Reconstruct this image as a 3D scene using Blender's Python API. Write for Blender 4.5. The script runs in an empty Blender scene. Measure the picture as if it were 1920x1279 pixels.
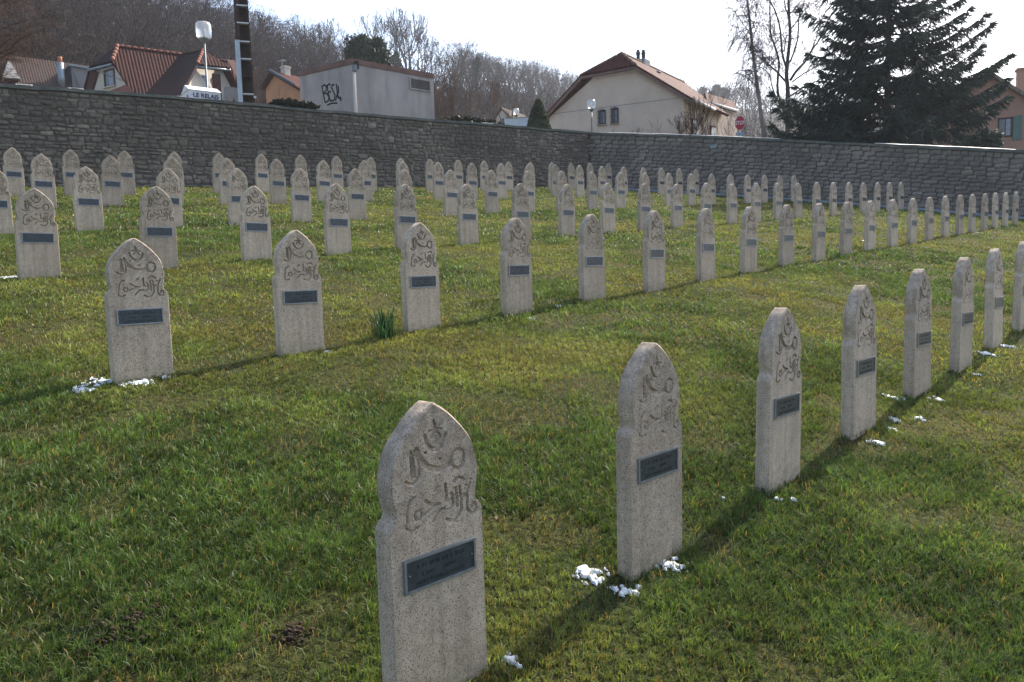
import bpy, bmesh, math, random
import numpy as np
from mathutils import Vector, Matrix, noise as mnoise

# ------------------------------------------------------------------ camera, light, exposure
SC = bpy.context.scene
PITCH, ROLL, FPX = 0.09108, -0.02889, 1400.0
CP, SP, CR, SR = math.cos(PITCH), math.sin(PITCH), math.cos(ROLL), math.sin(ROLL)
cam_d = bpy.data.cameras.new('camera'); cam = bpy.data.objects.new('camera', cam_d)
SC.collection.objects.link(cam); SC.camera = cam
_xc, _yc, _f = Vector((1, 0, 0)), Vector((0, SP, CP)), Vector((0, CP, -SP))
_r, _u = _xc * CR + _yc * SR, -_xc * SR + _yc * CR
cam.matrix_world = Matrix(((_r.x, _u.x, -_f.x, 0), (_r.y, _u.y, -_f.y, 0), (_r.z, _u.z, -_f.z, 0), (0, 0, 0, 1)))
cam_d.sensor_width = 36; cam_d.lens = 36 * FPX / 1920; cam_d.clip_end = 5000; cam_d.clip_start = 0.05

SUN_AZ, SUN_EL = math.radians(50), math.radians(43)      # azimuth from +X, counter-clockwise
W = bpy.data.worlds.new('World'); SC.world = W; W.use_nodes = True
_nt = W.node_tree; _sky = _nt.nodes.new('ShaderNodeTexSky'); _sky.sky_type = 'NISHITA'; _sky.sun_disc = False
_sky.sun_elevation = SUN_EL; _sky.sun_rotation = math.pi / 2 - SUN_AZ
_sky.air_density = 1.0; _sky.dust_density = 2.5; _sky.ozone_density = 1.0
_bg = _nt.nodes['Background']; _bg.inputs[1].default_value = 0.15
_nt.links.new(_sky.outputs[0], _bg.inputs[0])
sun_d = bpy.data.lights.new('sun', 'SUN'); sun_d.energy = 4.5; sun_d.angle = math.radians(0.55); sun_d.color = (1.0, 0.93, 0.82)
sun = bpy.data.objects.new('sun', sun_d); SC.collection.objects.link(sun)
_sd = Vector((math.cos(SUN_AZ) * math.cos(SUN_EL), math.sin(SUN_AZ) * math.cos(SUN_EL), math.sin(SUN_EL)))
sun.rotation_euler = _sd.to_track_quat('Z', 'Y').to_euler(); sun.location = (20, 20, 30)
SC.view_settings.view_transform = 'Standard'; SC.view_settings.look = 'None'
SC.view_settings.exposure = 1.17; SC.view_settings.gamma = 1

random.seed(7); RNG = np.random.default_rng(11)
COL = SC.collection

# ------------------------------------------------------------------ helpers
def ray(px, py):
    a, b = (px - 960) / FPX, -(py - 639.5) / FPX
    xc, yc = a * CR - b * SR, a * SR + b * CR
    return Vector((xc, yc * SP + CP, yc * CP - SP))
def at(px, py, d): return ray(px, py) * d
def at_z(px, py, z): r = ray(px, py); return r * (z / r.z)
def on_plane(px, py, p0, n):
    r = ray(px, py); return r * (p0.dot(n) / r.dot(n))
def on_wall(px, py, p0, ang):
    return on_plane(px, py, p0, Vector((-math.sin(ang), math.cos(ang), 0)))

def tag(o, label=None, cat=None, group=None, kind=None):
    if label: o['label'] = label
    if cat: o['category'] = cat
    if group: o['group'] = group
    if kind: o['kind'] = kind
    return o
def empty(name, loc, rz=0):
    o = bpy.data.objects.new(name, None); COL.objects.link(o); o.location = loc; o.rotation_euler = (0, 0, rz)
    o.empty_display_size = 0.2; return o
def link(name, me, parent=None, keep=True):
    o = bpy.data.objects.new(name, me); COL.objects.link(o)
    if parent is not None:
        o.parent = parent
        if keep:
            o.matrix_parent_inverse = (Matrix.Translation(parent.location) @ parent.rotation_euler.to_matrix().to_4x4()).inverted()
    return o
def mesh_np(name, V, F, mat, smooth=False, uv=None):
    """V (n,3); F list of arrays/tuples, or int array (m,k)"""
    me = bpy.data.meshes.new(name)
    V = np.asarray(V, np.float32)
    if isinstance(F, np.ndarray):
        m, k = F.shape; loops = F.ravel(); tot = np.full(m, k, np.int32); st = np.arange(m, dtype=np.int32) * k
    else:
        tot = np.array([len(f) for f in F], np.int32); loops = np.array([i for f in F for i in f], np.int32)
        st = np.concatenate([[0], np.cumsum(tot)[:-1]]).astype(np.int32); m = len(F)
    me.vertices.add(len(V)); me.vertices.foreach_set('co', V.ravel())
    me.loops.add(len(loops)); me.loops.foreach_set('vertex_index', loops.astype(np.int32))
    me.polygons.add(m); me.polygons.foreach_set('loop_start', st); me.polygons.foreach_set('loop_total', tot)
    if smooth: me.polygons.foreach_set('use_smooth', np.ones(m, bool))
    if uv is not None:
        l = me.uv_layers.new(name='uv'); l.data.foreach_set('uv', np.asarray(uv, np.float32).ravel())
    me.update(calc_edges=True); me.validate()
    if mat: me.materials.append(mat)
    return me
class MB:
    """collects shapes into one mesh; per-loop uv in metres"""
    def __init__(s): s.v = []; s.f = []; s.uv = []
    def poly(s, pts, uv=None, udir=None):
        b = len(s.v); pts = [Vector(p) for p in pts]; s.v += [tuple(p) for p in pts]; s.f.append(tuple(range(b, b + len(pts))))
        if uv is None:
            n = Vector((0, 0, 0))
            for i in range(len(pts)): n += pts[i].cross(pts[(i + 1) % len(pts)])
            n = n.normalized() if n.length > 0 else Vector((0, 0, 1))
            u = Vector(udir) if udir is not None else Vector((0, 0, 1)).cross(n)
            if u.length < 1e-3: u = Vector((1, 0, 0))
            u.normalize(); w = n.cross(u)
            uv = [(p.dot(u), p.dot(w)) for p in pts]
        s.uv += uv
        return s
    def prism(s, pts, off):
        """closed slab: polygon pts pushed by the vector off"""
        off = Vector(off); pts = [Vector(p) for p in pts]; q = [p + off for p in pts]; n = len(pts)
        s.poly(pts); s.poly(q[::-1])
        for i in range(n): s.poly([pts[i], q[i], q[(i + 1) % n], pts[(i + 1) % n]])
        return s
    def box(s, c, size, rz=0, axes=None):
        c = Vector(c); h = Vector(size) / 2
        if axes is None:
            ax = [Vector((math.cos(rz), math.sin(rz), 0)), Vector((-math.sin(rz), math.cos(rz), 0)), Vector((0, 0, 1))]
        else: ax = axes
        P = lambda i, j, k: c + ax[0] * h.x * i + ax[1] * h.y * j + ax[2] * h.z * k
        for a in ([(-1,-1,-1),(-1,1,-1),(1,1,-1),(1,-1,-1)], [(-1,-1,1),(1,-1,1),(1,1,1),(-1,1,1)], [(-1,-1,-1),(1,-1,-1),(1,-1,1),(-1,-1,1)],
                  [(1,1,-1),(-1,1,-1),(-1,1,1),(1,1,1)], [(-1,1,-1),(-1,-1,-1),(-1,-1,1),(-1,1,1)], [(1,-1,-1),(1,1,-1),(1,1,1),(1,-1,1)]):
            s.poly([P(*t) for t in a])
        return s
    def tube(s, pts, rad, n=8, cap=True):
        pts = [Vector(p) for p in pts]
        if not isinstance(rad, (list, tuple)): rad = [rad] * len(pts)
        b = len(s.v); k = len(pts); t0 = None
        for i, p in enumerate(pts):
            t = (pts[min(i + 1, k - 1)] - pts[max(i - 1, 0)]).normalized()
            if t0 is None:
                a = t.orthogonal().normalized()
            else:
                a = (a - t * a.dot(t)).normalized()
            t0 = t; c = t.cross(a)
            for j in range(n):
                w = 2 * math.pi * j / n; s.v.append(tuple(p + (a * math.cos(w) + c * math.sin(w)) * rad[i]))
        for i in range(k - 1):
            for j in range(n):
                s.f.append((b + i * n + j, b + i * n + (j + 1) % n, b + (i + 1) * n + (j + 1) % n, b + (i + 1) * n + j)); s.uv += [(0, 0)] * 4
        if cap:
            s.f.append(tuple(b + j for j in range(n))[::-1]); s.uv += [(0, 0)] * n
            s.f.append(tuple(b + (k - 1) * n + j for j in range(n))); s.uv += [(0, 0)] * n
        return s
    def lathe(s, base, prof, n=16):
        base = Vector(base); b = len(s.v)
        for r, z in prof:
            for j in range(n):
                w = 2 * math.pi * j / n; s.v.append((base.x + r * math.cos(w), base.y + r * math.sin(w), base.z + z))
        for i in range(len(prof) - 1):
            for j in range(n):
                s.f.append((b + i * n + j, b + i * n + (j + 1) % n, b + (i + 1) * n + (j + 1) % n, b + (i + 1) * n + j)); s.uv += [(0, 0)] * 4
        s.f.append(tuple(b + j for j in range(n))[::-1]); s.uv += [(0, 0)] * n
        s.f.append(tuple(b + (len(prof) - 1) * n + j for j in range(n))); s.uv += [(0, 0)] * n
        return s
    def me(s, name, mat, smooth=False): return mesh_np(name, s.v, s.f, mat, smooth, s.uv)
    def build(s, name, mat, parent=None, smooth=False): return link(name, s.me(name, mat, smooth), parent)

def tube_mesh(segs, n=3):
    """segs (m,8): p0 p1 r0 r1 -> verts, quads; vectorised thin tubes (n=2 gives a ribbon)"""
    S = np.asarray(segs, np.float64); p0, p1, r0, r1 = S[:, 0:3], S[:, 3:6], S[:, 6], S[:, 7]
    d = p1 - p0; d /= np.linalg.norm(d, axis=1, keepdims=True) + 1e-9
    h = np.where(np.abs(d[:, 2:3]) < .9, np.array([[0, 0, 1.]]), np.array([[1., 0, 0]]))
    a = np.cross(d, h); a /= np.linalg.norm(a, axis=1, keepdims=True) + 1e-9; b = np.cross(d, a)
    ph = RNG.random(len(S)) * 6.28
    V = np.empty((len(S), 2, n, 3))
    for j in range(n):
        w = ph + 2 * np.pi * j / n; o = a * np.cos(w)[:, None] + b * np.sin(w)[:, None]
        V[:, 0, j] = p0 + o * r0[:, None]; V[:, 1, j] = p1 + o * r1[:, None]
    base = (np.arange(len(S)) * 2 * n)[:, None]
    Q = [np.concatenate([base + j, base + (j + 1) % n, base + n + (j + 1) % n, base + n + j], 1) for j in range(n if n > 2 else 1)]
    return V.reshape(-1, 3), np.concatenate(Q, 0).astype(np.int32)

# ------------------------------------------------------------------ materials
class NT:
    def __init__(s, name):
        s.m = bpy.data.materials.new(name); s.m.use_nodes = True; s.t = s.m.node_tree; s.b = s.t.nodes['Principled BSDF']
    def n(s, typ, **kw):
        o = s.t.nodes.new('ShaderNode' + typ)
        for k, v in kw.items():
            if k in o.inputs: o.inputs[k].default_value = v
            else: setattr(o, k, v)
        return o
    def l(s, a, b): s.t.links.new(a, b)
    def mix(s, fac, a, b, mode='MIX'):
        o = s.t.nodes.new('ShaderNodeMix'); o.data_type = 'RGBA'; o.blend_type = mode
        for i, v in ((0, fac), (6, a), (7, b)):
            if hasattr(v, 'is_linked') or hasattr(v, 'links'): s.l(v, o.inputs[i])
            else: o.inputs[i].default_value = v if i == 0 else (*v[:3], 1)
        return o.outputs[2]
    def ramp(s, x, *st):
        o = s.t.nodes.new('ShaderNodeValToRGB'); cr = o.color_ramp
        while len(cr.elements) < len(st): cr.elements.new(0.5)
        for e, (p, c) in zip(cr.elements, st):
            e.position = p; e.color = (*c, 1) if isinstance(c, (tuple, list)) else (c, c, c, 1)
        s.l(x, o.inputs[0]); return o.outputs[0]
    def math(s, op, a, b=0.0):
        o = s.t.nodes.new('ShaderNodeMath'); o.operation = op
        for i, v in ((0, a), (1, b)):
            if isinstance(v, (int, float)): o.inputs[i].default_value = v
            else: s.l(v, o.inputs[i])
        return o.outputs[0]
    def coord(s, kind='Object', scale=(1, 1, 1), warp=0, wscale=3):
        c = s.t.nodes.new('ShaderNodeTexCoord').outputs[kind]
        m = s.t.nodes.new('ShaderNodeMapping'); m.inputs['Scale'].default_value = scale; s.l(c, m.inputs[0]); out = m.outputs[0]
        if warp:
            nz = s.n('TexNoise', Scale=wscale, Detail=2); s.l(c, nz.inputs['Vector'])
            v = s.t.nodes.new('ShaderNodeVectorMath'); v.operation = 'MULTIPLY_ADD'
            s.l(nz.outputs['Color'], v.inputs[0]); v.inputs[1].default_value = (warp,) * 3; s.l(out, v.inputs[2]); out = v.outputs[0]
        return out
    def noise(s, vec, scale, detail=4, rough=.55):
        o = s.n('TexNoise', Scale=scale, Detail=detail, Roughness=rough); s.l(vec, o.inputs['Vector']); return o.outputs['Fac']
    def bump(s, h, strength=.4, dist=.02, prev=None):
        o = s.n('Bump', Strength=strength, Distance=dist); s.l(h, o.inputs['Height'])
        if prev is not None: s.l(prev, o.inputs['Normal'])
        return o.outputs[0]
    def done(s, col=None, rough=.8, normal=None, spec=.3, metal=0):
        if col is not None:
            if isinstance(col, (tuple, list)): s.b.inputs['Base Color'].default_value = (*col[:3], 1)
            else: s.l(col, s.b.inputs['Base Color'])
        if isinstance(rough, (int, float)): s.b.inputs['Roughness'].default_value = rough
        else: s.l(rough, s.b.inputs['Roughness'])
        s.b.inputs['Specular IOR Level'].default_value = spec; s.b.inputs['Metallic'].default_value = metal
        if normal is not None: s.l(normal, s.b.inputs['Normal'])
        return s.m
def plain(name, col, rough=.7, var=.25, scale=6, bump=.15, metal=0, spec=.3, kind='Object'):
    t = NT(name); c = t.coord(kind); n1 = t.noise(c, scale, 5); n2 = t.noise(c, scale * 7, 3)
    f = t.ramp(n1, (.3, 1 - var), (.7, 1 + var * .4))
    f2 = t.ramp(n2, (.3, 1 - var * .6), (.7, 1 + var * .3))
    o = t.mix(1.0, t.mix(1.0, col, f, 'MULTIPLY'), f2, 'MULTIPLY')
    return t.done(o, rough, t.bump(n2, bump, .01), spec, metal)

def mat_concrete():
    t = NT('gravestone_concrete'); c = t.coord('Object')
    oi = t.n('ObjectInfo'); off = t.t.nodes.new('ShaderNodeVectorMath'); off.operation = 'ADD'
    sc = t.t.nodes.new('ShaderNodeVectorMath'); sc.operation = 'SCALE'; sc.inputs[0].default_value = (37, 19, 53); t.l(oi.outputs['Random'], sc.inputs['Scale'])
    t.l(c, off.inputs[0]); t.l(sc.outputs[0], off.inputs[1]); v = off.outputs[0]
    n1 = t.noise(v, 4, 5); n2 = t.noise(v, 28, 4); n3 = t.noise(v, 210, 2, .6)
    col = t.mix(t.ramp(n1, (.35, 0.), (.7, 1.)), (.565, .455, .345), (.46, .365, .27))
    col = t.mix(t.ramp(n2, (.45, 0.), (.75, .45)), col, (.28, .215, .155))
    col = t.mix(t.ramp(n3, (.38, .9), (.45, 0.)), col, (.15, .11, .08))           # dark aggregate specks
    col = t.mix(t.ramp(n3, (.60, 0.), (.68, .5)), col, (.58, .53, .47))            # pale grains
    vo = t.n('TexVoronoi', Scale=70); t.l(v, vo.inputs['Vector'])
    pit = t.ramp(vo.outputs['Distance'], (.06, 1.), (.13, 0.))
    vo2 = t.n('TexVoronoi', Scale=70); t.l(v, vo2.inputs['Vector'])
    pm = t.math('MULTIPLY', pit, t.ramp(vo2.outputs['Color'], (.55, 0.), (.6, 1.)))
    col = t.mix(pm, col, (.10, .075, .055))
    # weathering on the upward faces and the crown
    g = t.n('NewGeometry'); sx = t.n('SeparateXYZ'); t.l(g.outputs['Normal'], sx.inputs[0])
    so = t.n('SeparateXYZ'); t.l(c, so.inputs[0])
    up = t.math('MULTIPLY', t.ramp(so.outputs['Z'], (.55, 0.), (.92, 1.)), t.ramp(n2, (.35, 0.), (.62, 1.)))
    col = t.mix(t.math('MULTIPLY', up, .55), col, (.185, .15, .115))
    li = t.math('MULTIPLY', t.ramp(t.noise(v, 55, 2), (.66, 0.), (.70, 1.)), t.ramp(so.outputs['Z'], (.5, 0.), (.85, .8)))
    col = t.mix(li, col, (.50, .50, .44))                                           # lichen spots
    foot = t.math('MULTIPLY', t.ramp(so.outputs['Z'], (0., 1.), (.10, 0.)), t.ramp(n2, (.3, .2), (.6, .9)))
    col = t.mix(t.math('MULTIPLY', foot, .5), col, (.16, .16, .09))                 # soil and moss splash
    sm = t.t.nodes.new('ShaderNodeMapping'); sm.inputs['Scale'].default_value = (26, 26, 1.6); t.l(v, sm.inputs[0]); stk = t.noise(sm.outputs[0], 1.0, 3)
    col = t.mix(1.0, col, t.ramp(stk, (.30, .80), (.55, 1.0), (.75, 1.07)), 'MULTIPLY')   # rain streaks
    tone = t.ramp(oi.outputs['Random'], (0., .84), (1., 1.10))
    col = t.mix(1.0, col, tone, 'MULTIPLY')
    hh = t.math('SUBTRACT', t.math('ADD', t.math('MULTIPLY', n2, .5), t.math('MULTIPLY', n3, .6)), pm)
    return t.done(col, .88, t.bump(hh, .5, .004), .25)
def mat_plate():
    t = NT('slate_blue_plate'); c = t.coord('Object'); oi = t.n('ObjectInfo')
    n1 = t.noise(c, 22, 4); n2 = t.noise(c, 160, 3)
    col = t.mix(t.ramp(n1, (.3, 0.), (.7, 1.)), (.029, .036, .043), (.064, .076, .089))
    col = t.mix(t.ramp(n2, (.5, 0.), (.8, .5)), col, (.095, .11, .125))
    return t.done(col, .42, t.bump(n2, .25, .002), .5, .35)
def mat_wallstone(name, a, b, c):
    t = NT(name); v = t.coord('UV'); g = t.n('NewGeometry'); r = g.outputs['Random Per Island']
    n1 = t.noise(v, .55, 4); n2 = t.noise(v, 11, 5); n3 = t.noise(v, 55, 3)
    col = t.ramp(r, (0., a), (.45, b), (.75, a), (1., c))
    col = t.mix(1.0, col, t.ramp(n2, (.25, .62), (.75, 1.25)), 'MULTIPLY')
    col = t.mix(1.0, col, t.ramp(n1, (.35, .66), (.65, 1.15)), 'MULTIPLY')         # damp stains
    col = t.mix(t.ramp(n3, (.60, 0.), (.72, .5)), col, tuple(x * 1.7 for x in b))
    return t.done(col, .92, t.bump(t.math('ADD', n2, t.math('MULTIPLY', n3, .5)), .7, .03), .15)
def mat_tiles(name, base, dark, pu=.19, pv=.34, moss=None):
    """pan tiles: columns along the slope, courses across it (uv in metres)"""
    t = NT(name); c = t.coord('UV'); sp = t.n('SeparateXYZ'); t.l(c, sp.inputs[0])
    u = t.math('FRACT', t.math('DIVIDE', sp.outputs[0], pu)); v = t.math('FRACT', t.math('DIVIDE', sp.outputs[1], pv))
    hu = t.math('SINE', t.math('MULTIPLY', u, math.pi)); hv = t.math('SUBTRACT', 1.0, v)
    n1 = t.noise(c, 1.1, 4); n2 = t.noise(c, 11, 4)
    wn = t.n('TexWhiteNoise', noise_dimensions='2D'); fl = t.t.nodes.new('ShaderNodeCombineXYZ')
    t.l(t.math('FLOOR', t.math('DIVIDE', sp.outputs[0], pu)), fl.inputs[0]); t.l(t.math('FLOOR', t.math('DIVIDE', sp.outputs[1], pv)), fl.inputs[1])
    t.l(fl.outputs[0], wn.inputs['Vector'])
    col = t.mix(wn.outputs['Value'], base, dark)
    col = t.mix(t.ramp(n1, (.4, 0.), (.7, .7)), col, moss or dark)
    col = t.mix(t.ramp(n2, (.3, .5), (.6, 0.)), col, tuple(x * .45 for x in dark))
    col = t.mix(t.ramp(hu, (.0, .7), (.35, 0.)), col, tuple(x * .3 for x in dark))
    h = t.math('ADD', t.math('MULTIPLY', hu, .6), t.math('MULTIPLY', hv, .4))
    return t.done(col, .75, t.bump(h, .9, .06), .06)
def mat_render(name, col, stain=(.2, .2, .19), streak=.4):
    t = NT(name); c = t.coord('Object', (1, 1, .18)); c2 = t.coord('Object')
    n1 = t.noise(c, 2.2, 5); n2 = t.noise(c2, .8, 4); n3 = t.noise(c2, 30, 3)
    o = t.mix(t.ramp(n1, (.45, 0.), (.75, streak)), col, stain)
    o = t.mix(1.0, o, t.ramp(n2, (.3, .86), (.7, 1.06)), 'MULTIPLY')
    o = t.mix(1.0, o, t.ramp(n3, (.3, .9), (.7, 1.05)), 'MULTIPLY')
    return t.done(o, .9, t.bump(n3, .3, .01), .2)
def mat_glass(name, col=(.05, .06, .08)):
    t = NT(name); return t.done(col, .08, None, .6)
def mat_bark(name, a, b, scale=5):
    t = NT(name); c = t.coord('Object', (1, 1, .3)); n1 = t.noise(c, scale, 4)
    return t.done(t.mix(t.ramp(n1, (.35, 0.), (.65, 1.)), a, b), .95, t.bump(n1, .5, .02), .02)
def mat_leaf(name, a, b, trans=.25, rough=.6):
    t = NT(name); g = t.n('NewGeometry'); r = g.outputs['Random Per Island']
    col = t.mix(r, a, b); m = t.done(col, rough, None, .25)
    tr = t.n('BsdfTranslucent'); t.l(col, tr.inputs[0]); mx = t.n('MixShader'); mx.inputs[0].default_value = trans
    t.l(t.b.outputs[0], mx.inputs[1]); t.l(tr.outputs[0], mx.inputs[2]); t.l(mx.outputs[0], t.t.nodes['Material Output'].inputs[0])
    return m
def mat_grass():
    t = NT('grass_blades'); a = t.n('Attribute', attribute_name='tint'); col = a.outputs['Color']
    m = t.done(col, .48, None, .28)
    tr = t.n('BsdfTranslucent'); t.l(t.mix(1.0, col, (1.25, 1.15, .65), 'MULTIPLY'), tr.inputs[0])
    mx = t.n('MixShader'); mx.inputs[0].default_value = .42
    t.l(t.b.outputs[0], mx.inputs[1]); t.l(tr.outputs[0], mx.inputs[2]); t.l(mx.outputs[0], t.t.nodes['Material Output'].inputs[0])
    return m
def mat_lawn():
    t = NT('turf'); c = t.coord('Object'); n1 = t.noise(c, .55, 5, .6); n2 = t.noise(c, 5, 5, .65); n3 = t.noise(c, 38, 4, .7)
    col = t.mix(t.ramp(n1, (.38, 0.), (.64, 1.)), (.042, .062, .017), (.095, .10, .028))
    col = t.mix(t.ramp(n2, (.45, 0.), (.7, .8)), col, (.085, .064, .026))
    col = t.mix(t.ramp(n3, (.38, .9), (.58, 0.)), col, (.014, .016, .007))
    return t.done(col, .95, t.bump(t.math('ADD', n3, n2), .9, .05), .1)
M = dict(
    concrete=mat_concrete(), plate=mat_plate(), plate_rim=plain('plate_rim_metal', (.30, .33, .37), .35, .25, 40, .1, .6, .5),
    rivet=plain('rivet_metal', (.12, .13, .15), .4, .1, 40, 0, .7), letter=plain('worn_plate_lettering', (.026, .032, .04), .5, .3, 60, .1, .2),
    wall_l=mat_wallstone('rubble_wall_stone', (.142, .121, .097), (.188, .162, .131), (.27, .235, .185)), wall_r=mat_wallstone('coursed_wall_stone', (.19, .163, .139), (.232, .202, .173), (.28, .245, .20)),
    mortar=plain('wall_mortar', (.112, .097, .082), .95, .35, 6, .5),
    coping=plain('mossy_coping', (.14, .145, .125), .9, .45, 3.5, .4),
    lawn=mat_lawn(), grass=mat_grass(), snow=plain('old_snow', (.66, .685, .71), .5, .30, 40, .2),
    earth=plain('crumbled_earth', (.055, .036, .024), .95, .4, 25, .6), dead_leaf=mat_leaf('dead_leaves', (.10, .055, .03), (.20, .13, .07), .2),
    path=plain('blue_grey_paving', (.19, .215, .24), .8, .2, 3, .2),
    soil=plain('village_earth', (.12, .115, .06), .95, .35, .4, .2), hill=plain('hill_leaf_litter', (.035, .026, .021), .95, .35, .12, .2),
    twig_far=mat_bark('winter_twigs', (.042, .030, .026), (.072, .053, .046), .3), twig=mat_bark('brown_twigs', (.06, .037, .027), (.11, .07, .05), 2),
    bark=mat_bark('grey_bark', (.06, .05, .045), (.13, .115, .10), 3), birch=mat_bark('birch_bark', (.12, .105, .10), (.30, .27, .25), 2.2),
    birch_twig=mat_bark('birch_twigs', (.10, .072, .075), (.17, .13, .135), 2),
    needle=mat_leaf('spruce_needles', (.036, .056, .050), (.085, .112, .090), .3), pine=mat_leaf('pine_needles', (.010, .026, .012), (.026, .052, .022), .12),
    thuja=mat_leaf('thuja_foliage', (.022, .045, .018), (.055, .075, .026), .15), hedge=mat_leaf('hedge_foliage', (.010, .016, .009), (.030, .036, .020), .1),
    tile_brown=mat_tiles('brown_pan_tiles', (.066, .021, .017), (.04, .014, .012)), tile_shade=mat_tiles('shaded_brown_tiles', (.042, .021, .019), (.027, .015, .015)),  # tile_shade: the brown tiles with the shade of turned-away slopes in the colour
    tile_red=mat_tiles('red_pan_tiles', (.105, .030, .021), (.066, .022, .017)), tile_old=mat_tiles('old_flat_tiles', (.075, .044, .035), (.052, .032, .028), .18, .2, (.06, .06, .055)),
    tile_grey=mat_tiles('weathered_tiles', (.26, .22, .17), (.20, .16, .12), .2, .25),
    slate=plain('slate_cladding', (.05, .065, .08), .5, .2, 3, .1), ridge=plain('ridge_tiles', (.20, .07, .042), .8, .3, 4, .2),
    cream=mat_render('cream_render', (.56, .50, .42), (.40, .35, .29), .35), beige=mat_render('beige_render', (.57, .45, .365), (.47, .37, .30), .3),
    trafo=mat_render('stained_concrete_render', (.37, .335, .315), (.20, .18, .17), .8), ochre=mat_render('orange_render', (.50, .25, .13), (.38, .2, .11), .4),
    pink=mat_render('salmon_render', (.40, .235, .175), (.31, .19, .15), .3), white_wall=mat_render('pale_render', (.20, .195, .195), (.3, .29, .28), .3),
    fascia=plain('rusty_fascia', (.17, .095, .075), .7, .35, 2, .2), wood_dark=plain('dark_brown_wood', (.085, .035, .026), .7, .3, 5, .2),
    zinc=plain('zinc', (.24, .28, .31), .4, .2, 3, .1, .5), galv=plain('galvanised_steel', (.42, .45, .48), .5, .15, 4, .1, .4),
    rust=plain('rusty_steel', (.065, .036, .026), .75, .35, 6, .2, .2), rung=plain('pale_rungs', (.62, .62, .62), .5, .1, 6, .05),
    white=plain('white_painted_steel', (.72, .72, .74), .5, .12, 1.5, .05), blue_text=plain('navy_lettering', (.02, .025, .10), .6, .1, 8, 0),
    black=plain('black_spray_and_vent_dark', (.008, .008, .009), .6, .2, 10, 0), red=plain('red_sign_paint', (.34, .018, .03), .5, .15, 8, .02),
    sign_white=plain('faded_white_sign_paint', (.62, .50, .50), .55, .2, 9, .02), grey_metal=plain('grey_painted_metal', (.16, .175, .19), .5, .2, 6, .1, .3),
    lamp_globe=None, glass=mat_glass('window_glass'), curtain=plain('net_curtain', (.35, .37, .42), .9, .3, 8, .1), terracotta=plain('terracotta', (.48, .17, .08), .8, .2, 8, .1),
    green_shutter=plain('green_shutter_paint', (.10, .19, .165), .6, .2, 4, .1), iron=plain('wrought_iron', (.03, .032, .036), .5, .1, 8, .05, .4),
    pale_blue=plain('pale_blue_panel', (.45, .51, .58), .4, .15, 2, .02), tuft=mat_leaf('daffodil_leaves', (.035, .085, .03), (.06, .12, .05), .4, .4),
    enamel=plain('blue_grey_enamel', (.22, .28, .34), .4, .2, 8, .05))
def _globe():
    t = NT('frosted_lamp_globe'); m = t.done((.82, .84, .86), .25, None, .5); t.b.inputs['Transmission Weight'].default_value = .65; return m
M['lamp_globe'] = _globe()
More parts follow.
